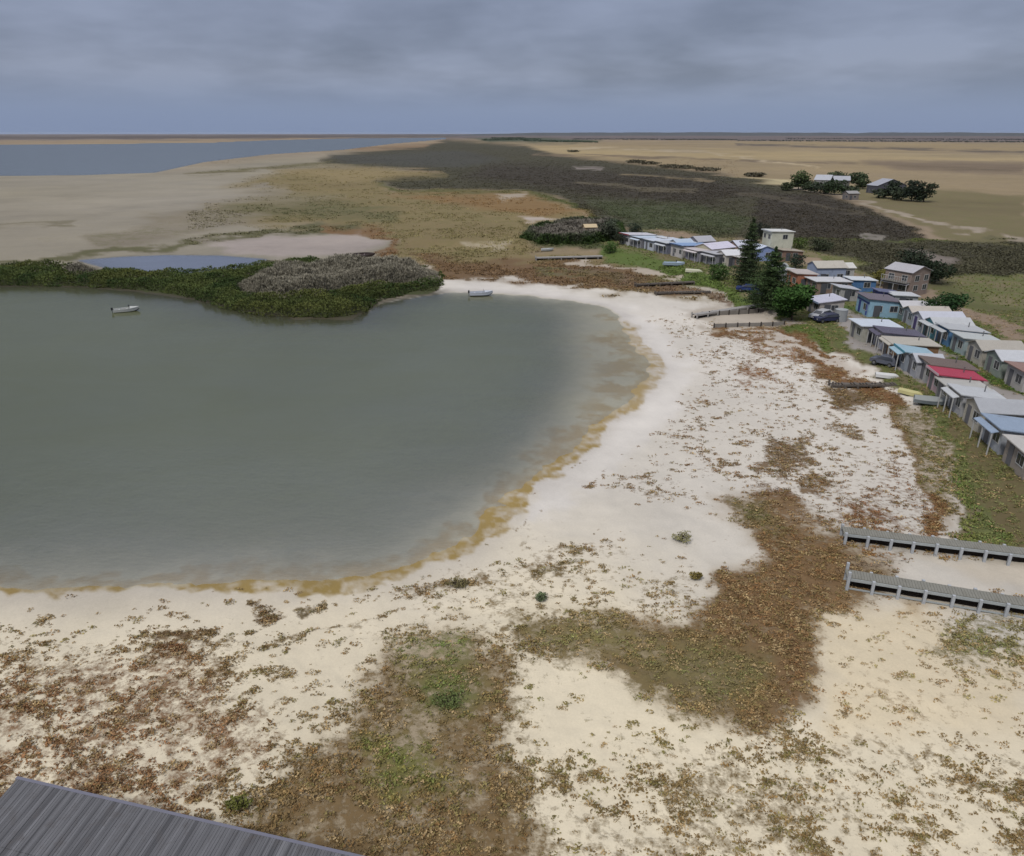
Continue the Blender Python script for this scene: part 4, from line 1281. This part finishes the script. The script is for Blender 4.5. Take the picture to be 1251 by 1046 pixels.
# shed in the thicket and the farmstead sheds
shack(713, 287, 3.4, 4.4, 2.6, 'gable', (196, 176, 140), (186, 160, 124), 'small tan hut half hidden in the shrub thicket', 'hut', yaw=10, group=None, cat='hut')
shack(1003, 229, 9, 16, 4.2, 'cross', (176, 178, 184), (140, 140, 140), 'pale roofed farmstead shed behind the broad dark bush', 'farm_shed', yaw=60, group='distant farmstead sheds', cat='shed', scale=.95)
shack(1027, 230, 9, 13, 4.4, 'cross', (166, 168, 174), (104, 100, 98), 'dark walled farmstead shed with pale roof', 'farm_shed', yaw=70, group='distant farmstead sheds', cat='shed', scale=.95)
shack(1064, 236, 8, 20, 4.0, 'cross', (158, 160, 168), (84, 84, 92), 'longest farmstead shed, with dark walls and grey white roof', 'farm_shed', yaw=15, group='distant farmstead sheds', cat='shed', scale=.95)
shack(1032, 244, 5, 6, 3.0, 'gable', (150, 148, 146), (130, 122, 116), 'small grey farmstead outbuilding near the track', 'farm_shed', yaw=10, group='distant farmstead sheds', cat='shed', scale=.95)


# water tanks
def tank(px, py, r, h, rgb, label):
    X, Y, zz = ground(px, py)
    root = empty('water_tank', (X, Y, zz), 0, label, 'water tank')
    m = paint_mat('tank_%d' % rgb[0], S(*rgb), .5, .12, 1.5, boards=16, axis='Z')
    MB().tube([(0, 0, -.2), (0, 0, h)], r, 20).build('tank_wall', m, root)
    MB().tube([(0, 0, h), (0, 0, h + .05), (0, 0, h + .25)], [r * 1.03, r * 1.03, .1], 20).build('lid', m, root)


tank(1026, 392, 1.0, 1.9, (176, 180, 182), 'grey round water tank at the edge of the paved yard')
tank(958, 338, 1.0, 2.0, (128, 140, 126), 'grey green water tank beside the terracotta block')


# ------------------------------------------------------------------ cars
GLASS = glass_mat()
TYRE = paint_mat('tyre_rubber', (.02, .02, .02), .8, .1, 4)


def car(px, py, yaw, rgb, label, L=4.4, van=False):
    X, Y, zz = ground(px, py)
    root = empty('car', (X, Y, zz), math.radians(yaw), label, 'car')
    m = paint_mat('car_paint_%d_%d' % rgb[:2], S(*rgb), .25, .05, 2, spec=.6)
    h = 1.9 if van else 1.45
    w = .86
    prof = [(-L / 2, .35), (L / 2, .35), (L / 2, .75), (L / 2 - .1, .88), (L * .27, .96), (L * .10, h - .05), (-L * .30, h), (-L * .42, h - .12) if not van else (-L * .47, h - .02), (-L * .5, .95)]
    b = MB()
    k = len(prof)
    for s in (-1, 1):
        for (a, z) in prof:
            b.v.append((a, s * w * (1 if z < .97 else .82), z))
    b.f.append(tuple(range(k))[::-1] if False else tuple(range(k)))
    b.f.append(tuple(range(2 * k - 1, k - 1, -1)))
    for i in range(k):
        j = (i + 1) % k
        b.f.append((j, i, k + i, k + j))
    b.build('body', m, root, .05)
    for s in (-1, 1):
        q = [(L * .22, .99), (L * .09, h - .14), (-L * .29, h - .1), (-L * .40, .99)]
        n = MB()
        for off in (.012, .03):
            for (a, z) in q:
                t = (z - .96) / (h - .96)
                n.v.append((a, s * (w * (1 - .18 * t) + off - .02 + .012), z))
        n.f += [(0, 1, 2, 3), (7, 6, 5, 4)] + [(i, (i + 1) % 4, (i + 1) % 4 + 4, i + 4) for i in range(4)]
        n.build('side_window', GLASS, root)
    ws = MB()
    ws.hexa([(L * .265, -.68, 1.0), (L * .275, -.68, 1.02), (L * .275, .68, 1.02), (L * .265, .68, 1.0), (L * .11, -.6, h - .1), (L * .125, -.6, h - .08), (L * .125, .6, h - .08), (L * .11, .6, h - .1)]).build('windscreen', GLASS, root)
    for sx in (-1, 1):
        for sy in (-1, 1):
            wh = MB().tube([(sx * L * .3, sy * .68, .32), (sx * L * .3, sy * .9, .32)], .32, 14).build('wheel', TYRE, root)
            MB().tube([(sx * L * .3, sy * .885, .32), (sx * L * .3, sy * .91, .32)], .18, 10).build('rim', METAL, wh)
        if sx > 0:
            for sy in (-1, 1):
                MB().box(L / 2 - .06, L / 2 + .012, sy * .62 - .16, sy * .62 + .16, .62, .76).build('headlight', TRIM, root)


car(1002, 389, 215, (206, 208, 212), 'white car parked before the cream shack with lilac roof')
car(1010, 393, 190, (52, 56, 84), 'dark blue car parked beside the white car')
car(950, 329, 170, (206, 210, 212), 'white car parked by the cream two storey house')
car(913, 356, 160, (44, 62, 120), 'bright blue car at the foot of the tall conifer')
car(931, 366, 150, (48, 54, 66), 'dark grey car beside the broad conifer')
car(1080, 446, 130, (96, 100, 112), 'slate grey car parked below the cream flat roofed shack', 3.4)


# ------------------------------------------------------------------ boats
def boat(x, y, z, yaw, L, B, top, bottom, label, flip=False, outboard=False, cover=None, seats=2, cuddy=False, group=None, name='boat', tilt=0):
    root = empty(name, (x, y, z), math.radians(yaw), label, 'boat', group)
    if flip: root.rotation_euler = (PI, 0, math.radians(yaw))
    if tilt: root.rotation_euler = (math.radians(tilt), 0, math.radians(yaw))
    n = 12
    H = B * .42
    out_t, out_b, inn = [], [], []
    hull, low, ins = MB(), MB(), MB()
    rows = []
    for i in range(n):
        t = i / (n - 1)
        xx = -L / 2 + L * t
        hb = B / 2 * (1 - max(0, (t - .45) / .55) ** 2.2) * (.86 + .14 * min(1, t * 3)) + .015
        sheer = H * (1 + .30 * t * t)
        keel = H * .75 * max(0, (t - .72) / .28) ** 2
        ch = keel + (sheer - keel) * .32
        rows.append((xx, hb, sheer, keel, ch))
    for (xx, hb, sh, ke, ch) in rows:
        for s in (-1, 1):
            pass
        hull.v += [(xx, -hb * .86, ch), (xx, -hb, sh), (xx, -hb + .05 if hb > .08 else -.005, sh), (xx, -max(hb - .1, .004), ch + .06),
                   (xx, max(hb - .1, .004), ch + .06), (xx, hb - .05 if hb > .08 else .005, sh), (xx, hb, sh), (xx, hb * .86, ch)]
        low.v += [(xx, -hb * .86, ch), (xx, 0, ke), (xx, hb * .86, ch)]
    for i in range(n - 1):
        for j in range(7):
            hull.f.append((i * 8 + j, i * 8 + 8 + j, i * 8 + 9 + j, i * 8 + 1 + j))
        for j in range(2):
            low.f.append((i * 3 + j, i * 3 + 1 + j, i * 3 + 4 + j, i * 3 + 3 + j))
    hull.f.append(tuple(range(8)))
    low.f.append((0, 1, 2))
    tm = paint_mat('boat_paint_%d_%d_%d' % top, S(*top), .35, .08, 2.5, spec=.5)
    bm = paint_mat('boat_paint_%d_%d_%d' % bottom, S(*bottom), .45, .1, 2.5)
    hull.build('hull', tm, root)
    low.build('bottom', bm, root)
    for k in range(seats):
        xx = -L * .28 + k * L * .3
        MB().box(xx - .14, xx + .14, -B * .43, B * .43, H * .72, H * .78).build('seat', tm, root)
    if cuddy:
        c = MB()
        i0 = 7
        for i in range(i0, n):
            xx, hb, sh, ke, ch = rows[i]
            rise = .22 * (1 - (i - i0) / (n - i0 - 1)) + .04
            c.v += [(xx, -max(hb - .06, .003), sh + .01), (xx, 0, sh + rise), (xx, max(hb - .06, .003), sh + .01)]
        for i in range(n - i0 - 1):
            for j in range(2):
                c.f.append((i * 3 + j, i * 3 + 3 + j, i * 3 + 4 + j, i * 3 + 1 + j))
        c.f.append((0, 1, 2))
        c.build('foredeck', tm, root)
        xx, hb, sh, _, _ = rows[i0]
        MB().hexa([(xx - .02, -hb * .8, sh + .05), (xx + .02, -hb * .8, sh + .05), (xx + .02, hb * .8, sh + .05), (xx - .02, hb * .8, sh + .05),
                   (xx - .22, -hb * .7, sh + .48), (xx - .18, -hb * .7, sh + .48), (xx - .18, hb * .7, sh + .48), (xx - .22, hb * .7, sh + .48)]).build('windscreen', GLASS, root)
    if outboard:
        ob = MB().box(-L / 2 - .34, -L / 2 - .02, -.16, .16, H * .8, H * 1.45).build('outboard_motor', paint_mat('motor_black', (.02, .02, .025), .35, .1, 3), root, .04)
        MB().box(-L / 2 - .26, -L / 2 - .12, -.06, .06, -.1, H * .8).build('motor_leg', METAL, ob)
    if cover:
        c = MB()
        for (xx, hb, sh, ke, ch) in rows:
            c.v += [(xx, -hb - .02, sh + .01), (xx, 0, sh + .28), (xx, hb + .02, sh + .01)]
        for i in range(n - 1):
            for j in range(2):
                c.f.append((i * 3 + j, i * 3 + 3 + j, i * 3 + 4 + j, i * 3 + 1 + j))
        c.build('cover', paint_mat('boat_cover_%d' % cover[0], S(*cover), .8, .12, 2), root)
    return root


x, y = at(155, 380.5)
boat(x, y, -.16, 22, 4.3, 1.7, (206, 208, 204), (52, 56, 58), 'white open boat with dark bottom moored on the lake off the reeds', outboard=True, cuddy=True)
x, y = at(588, 361)
boat(x, y, -.12, 4, 4.6, 1.9, (206, 212, 222), (150, 156, 170), 'white boat lying in the shallows at the head of the lake', cuddy=True, outboard=True)
x, y, z = ground(1084, 461)
boat(x, y, z + .60, -20, 2.9, 1.25, (222, 222, 220), (226, 226, 224), 'white dinghy lying upside down on the bank grass', flip=True, seats=0, name='dinghy')
x, y, z = ground(1113, 482)
boat(x, y, z + .58, -45, 2.8, 1.2, (206, 198, 140), (208, 200, 142), 'pale yellow dinghy lying upside down on the bank grass', flip=True, seats=0, name='dinghy')
x, y, z = ground(1138, 494)
boat(x, y, z + .04, -25, 3.8, 1.5, (150, 160, 166), (120, 128, 134), 'grey covered boat on the bank beside the yellow dinghy', cover=(158, 162, 160), seats=0, tilt=6)
x, y, z = ground(669, 303)
boat(x, y, z + .04, 5, 3.4, 1.5, (216, 220, 220), (190, 196, 198), 'small white boat drawn up against the thicket edge', seats=1, name='dinghy')
x, y, z = ground(445, 314)
boat(x, y, z + .02, 8, 5.6, 1.9, (98, 86, 84), (60, 52, 52), 'dark boat stranded on the sand flat behind the spit', seats=2, tilt=14)
x, y, z = ground(823, 325)
boat(x, y, z + .05, -20, 5.0, 1.9, (186, 204, 222), (170, 186, 206), 'pale blue boat on the grass before the white fronted blue roofed shack', seats=1, cuddy=True)
x, y, z = ground(848, 333)
boat(x, y, z + .75, -22, 3.8, 1.6, (206, 204, 176), (206, 204, 176), 'cream dinghy lying upside down on the grass before the lakefront row', seats=0, flip=True, name='dinghy')
x, y, z = ground(1118, 449)
boat(x, y, z + .1, -12, 3.4, 1.4, (186, 206, 214), (150, 180, 192), 'pale aqua boat parked below the small aqua roofed shack', cover=(170, 200, 210), seats=0)

# ------------------------------------------------------------------ jetties
DECK = paint_mat('jetty_deck', S(150, 148, 138), .85, .16, 1.5, dirt=S(118, 112, 96))
POST = paint_mat('jetty_post', S(196, 200, 204), .8, .12, 2)
BEAM = paint_mat('jetty_beam', S(186, 192, 192), .8, .12, 2)
GAP_SHADE = paint_mat('jetty_gap_shade', S(52, 44, 38), .9, .25, 2)  # near-black colour standing in for the shade under the deck


def jetty(p0, p1, width, top, step, label, endpost=0.0, shade_sheet=True, deckm=DECK, postm=POST, post_r=.095, low=True, ruin=0.0, zbase=None):
    """p0 = free end, p1 = bank end, both world (x, y)"""
    d = np.array(p1) - np.array(p0)
    L = float(np.linalg.norm(d))
    a = math.atan2(d[1], d[0])
    zz = gz(*p0) if zbase is None else zbase
    root = empty('jetty', (p0[0], p0[1], zz), a, label, 'jetty')
    dk = MB()
    nb = int(L / .19)
    for i in range(nb):
        if ruin and i % 2 and random.random() < ruin * 2: continue
        x0 = i * L / nb
        j = random.uniform(-.006, .006)
        dk.box(x0 + .008, x0 + L / nb - .008, -width / 2, width / 2, top - .05 + j, top + j)
    dk.build('deck', deckm, root)
    for s in (-1, 1):
        MB().box(.0, L, s * width / 2 - .05, s * width / 2 + .05, top - .27, top - .062).build('bearer', BEAM if postm is POST else postm, root)
        if low:
            MB().box(.0, L * .98, s * (width / 2 + .02) - .04, s * (width / 2 + .02) + .04, .02, .12).build('ground_rail', BEAM, root)
    n = int(L / step)
    for i in range(n + 1):
        xx = min(.12 + i * step, L - .1)
        for s in (-1, 1):
            hh = top + (endpost if i == 0 else (-.03 if s > 0 else .012))
            hh += random.uniform(-.05, .06)
            xx = min(.12 + i * step, L - .1) + random.uniform(-.05, .05)
            MB().box(xx - post_r, xx + post_r, s * (width / 2 + .16) - post_r, s * (width / 2 + .16) + post_r, -.5, hh).build('post', postm, root)
    if shade_sheet:
        MB().box(.15, L - .1, -.03, .03, -.2, top - .28).build('gap_shade', GAP_SHADE, root)  # dark sheet added to paint the shade seen between the posts
    return root


def gp(px, py, z):
    return at(px, py, z)


a0, a1 = gp(1029, 650, 1.0), gp(1222, 673, 1.0)
k = 1.62
jetty(a0, (a0[0] + (a1[0] - a0[0]) * k, a0[1] + (a1[1] - a0[1]) * k), 1.05, .95, 1.62, 'grey plank jetty standing on dry sand, the one farther from the camera', .10, low=False)
a0, a1 = gp(1033, 704, 1.0), gp(1236, 737, 1.0)
jetty(a0, (a0[0] + (a1[0] - a0[0]) * k, a0[1] + (a1[1] - a0[1]) * k), 1.05, .95, 1.62, 'grey plank jetty with a tall end post and ground rail, the nearest one', .45)
OLDT = paint_mat('old_jetty_timber', S(118, 110, 102), .9, .3, 1.5)
LTT = paint_mat('pale_jetty_timber', S(180, 176, 172), .85, .2, 1.5)
jetty(gp(654, 315, .9), gp(736, 313, .9), 1.3, .75, 3.2, 'long pale timber jetty stranded on the marsh grass before the thicket', .3, deckm=LTT, postm=LTT, low=False)
jetty(gp(776, 348, .8), gp(848, 344, .9), .8, .6, 2.6, 'narrow dark timber jetty below the green bank, one of a broken pair', .25, deckm=OLDT, postm=OLDT, low=False, ruin=.12)
jetty(gp(800, 357, .8), gp(868, 355, .9), .8, .55, 2.6, 'low broken timber jetty on brown weed below the green bank', .2, deckm=OLDT, postm=OLDT, low=False, ruin=.35)
jetty(gp(848, 385, .9), gp(934, 372, .9), 1.1, .75, 2.4, 'pale grey timber jetty leading to the boat slip', .2, deckm=LTT, postm=LTT, low=False)
jetty(gp(1014, 470, .7), gp(1096, 468, .9), .8, .5, 1.6, 'weathered dark jetty with uneven posts on weedy sand below the upturned dinghy', .35, deckm=OLDT, postm=OLDT, low=False, ruin=.3)


def low_wall(p0, p1, h, label, rgb=(120, 114, 104)):
    d = np.array(p1) - np.array(p0)
    L = float(np.linalg.norm(d))
    root = empty('timber_wall', (p0[0], p0[1], gz(*p0)), math.atan2(d[1], d[0]), label, 'low wall')
    m = paint_mat('wall_timber_%d' % rgb[0], S(*rgb), .9, .25, 1.5)
    for i in range(2):
        MB().box(0, L, -.06, .06, -.2 + i * (h + .2) / 2 + .008, -.2 + (i + 1) * (h + .2) / 2).build('plank', m, root)
    n = max(2, int(L / 1.8))
    for i in range(n + 1):
        x0 = i * L / n
        MB().box(x0 - .07, x0 + .07, -.2, -.062, -.3, h + .15).build('post', DARKT, root)


low_wall(gp(866, 383, .8), gp(938, 378, .9), .75, 'low grey timber wall along the far side of the boat slip', (150, 144, 136))
low_wall(gp(872, 397, .8), gp(958, 394, .9), .7, 'low grey timber wall along the near side of the boat slip', (164, 158, 150))


# ------------------------------------------------------------------ grey timber shed roof close to the camera
def near_shed():
    zt = 3.0
    e0, e1 = at(173, 987, zt), at(303, 1017, zt)
    d = np.array(e1) - np.array(e0)
    d /= np.linalg.norm(d)
    p = np.array(e0) - d * 6.5                         # far eave begins outside the photo
    Lr, Wd = 6.5 + 5.0 * 2.2, 6.0
    root = empty('boat_shed', (p[0], p[1], 0.25), math.atan2(d[1], d[0]), 'weathered grey shed roof of narrow sheets with lilac grey edge, close below the camera', 'shed')
    H0, H1 = zt - .25, zt - .25 - .9
    # boards run away from the long edge: one mesh of narrow sheets with small steps between them
    b = MB()
    n = int(Lr / .145)
    for i in range(n):
        j = random.uniform(0, .018)
        x0, x1 = i * Lr / n + .006, (i + 1) * Lr / n - .006
        for (ya, yb, dj) in ((-Wd, -2.55, 0.0), (-2.7, -.02, .022)):
            za, zb = H0 + (H1 - H0) * (-ya / Wd) + j + dj, H0 + (H1 - H0) * (-yb / Wd) + j + dj
            b.hexa([(x0, ya, za - .04), (x1, ya, za - .04), (x1, yb, zb - .04), (x0, yb, zb - .04), (x0, ya, za), (x1, ya, za), (x1, yb, zb), (x0, yb, zb)])
    m, nt, bs, out = new_mat('weathered_roof_sheets')
    tc = nt.nodes.new('ShaderNodeTexCoord').outputs['Object']
    mp = nt.nodes.new('ShaderNodeMapping')
    mp.inputs['Scale'].default_value = (3.4, .10, .3)
    nt.links.new(tc, mp.inputs[0])
    nn = noise(nt, mp.outputs[0], 1.0, 3, .6)
    n2 = noise(nt, tc, 1.6, 7, .65)
    c = mixc(nt, mth(nt, 'MULTIPLY_ADD', nn, 2.6, -.8, clamp=True), S(66, 66, 70), S(126, 126, 130))
    c = mixc(nt, mth(nt, 'MULTIPLY_ADD', n2, 4, -2.1, clamp=True), c, S(88, 84, 84))
    c = mixc(nt, mth(nt, 'MULTIPLY_ADD', noise(nt, tc, .7, 8, .7, .6), 6, -3.9, clamp=True), c, S(104, 84, 70))
    nt.links.new(c, bs.inputs['Base Color'])
    bs.inputs['Roughness'].default_value = .7
    b.build('roof', m, root)
    MB().box(-.1, Lr + .1, -.02, .12, H0 - .16, H0 + .035).build('edge_trim', paint_mat('lilac_trim', S(128, 128, 142), .5, .1, 2), root)
    MB().hexa([(.2, -Wd + .2, -.3), (Lr - .2, -Wd + .2, -.3), (Lr - .2, -.15, -.3), (.2, -.15, -.3),
               (.2, -Wd + .2, H1 - .03), (Lr - .2, -Wd + .2, H1 - .03), (Lr - .2, -.15, H0 - .09), (.2, -.15, H0 - .09)]).build('wall', paint_mat('shed_boards', S(110, 108, 106), .85, .2, 1.5, boards=5, axis='X'), root)


near_shed()

# ------------------------------------------------------------------ sky, sun, air
SUN_EL, SUN_AZ = math.radians(52), math.radians(215)      # azimuth measured from +y, clockwise: behind the camera, a little to the left
world = bpy.data.worlds.new("World")
scene.world = world
world.use_nodes = True
nt = world.node_tree
nt.nodes.clear()
wout = nt.nodes.new('ShaderNodeOutputWorld')
bg = nt.nodes.new('ShaderNodeBackground')
bg.inputs['Strength'].default_value = 0.10
nt.links.new(bg.outputs[0], wout.inputs[0])
sky = nt.nodes.new('ShaderNodeTexSky')
sky.sky_type = 'NISHITA'
sky.sun_disc = False
sky.sun_elevation = SUN_EL
sky.sun_rotation = SUN_AZ
tc = nt.nodes.new('ShaderNodeTexCoord').outputs['Generated']
sep = nt.nodes.new('ShaderNodeSeparateXYZ')
nt.links.new(tc, sep.inputs[0])
el = mth(nt, 'MAXIMUM', sep.outputs['Z'], 0.0)
den = mth(nt, 'ADD', el, .17)
cmb = nt.nodes.new('ShaderNodeCombineXYZ')
nt.links.new(mth(nt, 'DIVIDE', sep.outputs['X'], den), cmb.inputs[0])
nt.links.new(mth(nt, 'DIVIDE', sep.outputs['Y'], den), cmb.inputs[1])
cl = noise(nt, cmb.outputs[0], .9, 4, .48, .1)
cl2 = noise(nt, cmb.outputs[0], 3.4, 5, .52, .2)
cf = mth(nt, 'MULTIPLY_ADD', mth(nt, 'ADD', mth(nt, 'MULTIPLY', cl, .8), mth(nt, 'MULTIPLY', cl2, .2)), 4.6, -1.8, clamp=True)
K = 10.0                                                   # background strength 0.1
def W3(r, g, b, k=1.0):
    return tuple(lin(c) * K * k for c in (r, g, b))
SKG = .69
low_c = W3(122, 138, 170, SKG)
cloud = mixc(nt, cf, W3(110, 117, 136, SKG), W3(141, 149, 171, SKG))
up = nt.nodes.new('ShaderNodeMapRange')
up.interpolation_type = 'SMOOTHSTEP'
nt.links.new(el, up.inputs[0])
up.inputs[1].default_value, up.inputs[2].default_value = .015, .075
c1 = mixc(nt, mth(nt, 'MULTIPLY', up.outputs[0], .9), low_c, cloud)
hi = nt.nodes.new('ShaderNodeMapRange')
hi.interpolation_type = 'SMOOTHSTEP'
nt.links.new(el, hi.inputs[0])
hi.inputs[1].default_value, hi.inputs[2].default_value = .30, .85
c2 = mixc(nt, hi.outputs[0], c1, W3(226, 228, 236, SKG * 1.15))
c3 = mixc(nt, .93, sky.outputs[0], c2)
nt.links.new(c3, bg.inputs['Color'])

sl = bpy.data.lights.new('sun', 'SUN')
sl.energy = 1.5
sl.angle = math.radians(10)
sl.color = (1.0, .965, .92)
so = bpy.data.objects.new('sun', sl)
COL.objects.link(so)
sd = np.array((math.sin(SUN_AZ) * math.cos(SUN_EL), math.cos(SUN_AZ) * math.cos(SUN_EL), math.sin(SUN_EL)))
from mathutils import Vector
so.rotation_euler = Vector(tuple(sd)).to_track_quat('Z', 'Y').to_euler()

HAZE = True
if HAZE:
    hm = bpy.data.materials.new('haze_air')
    hm.use_nodes = True
    h_nt = hm.node_tree
    h_nt.nodes.clear()
    ho = h_nt.nodes.new('ShaderNodeOutputMaterial')
    pv = h_nt.nodes.new('ShaderNodeVolumePrincipled')
    pv.inputs['Color'].default_value = (.80, .86, .97, 1)
    pv.inputs['Density'].default_value = 8e-6
    pv.inputs['Anisotropy'].default_value = 0.2
    h_nt.links.new(pv.outputs[0], ho.inputs['Volume'])
    hz = MB().box(-46000, 46000, -46000, 46000, -2.2, 64).build('haze', hm)
    tag(hz, 'thin pale blue haze over the far flats', 'haze', kind='stuff')

scene.view_settings.view_transform = 'Standard'
scene.view_settings.look = 'None'
scene.view_settings.exposure = 0.58
scene.view_settings.gamma = 1
scene.render.film_transparent = False
scene.cycles.use_denoising = True
scene.cycles.max_bounces = 6
scene.cycles.transparent_max_bounces = 8
scene.cycles.volume_bounces = 0
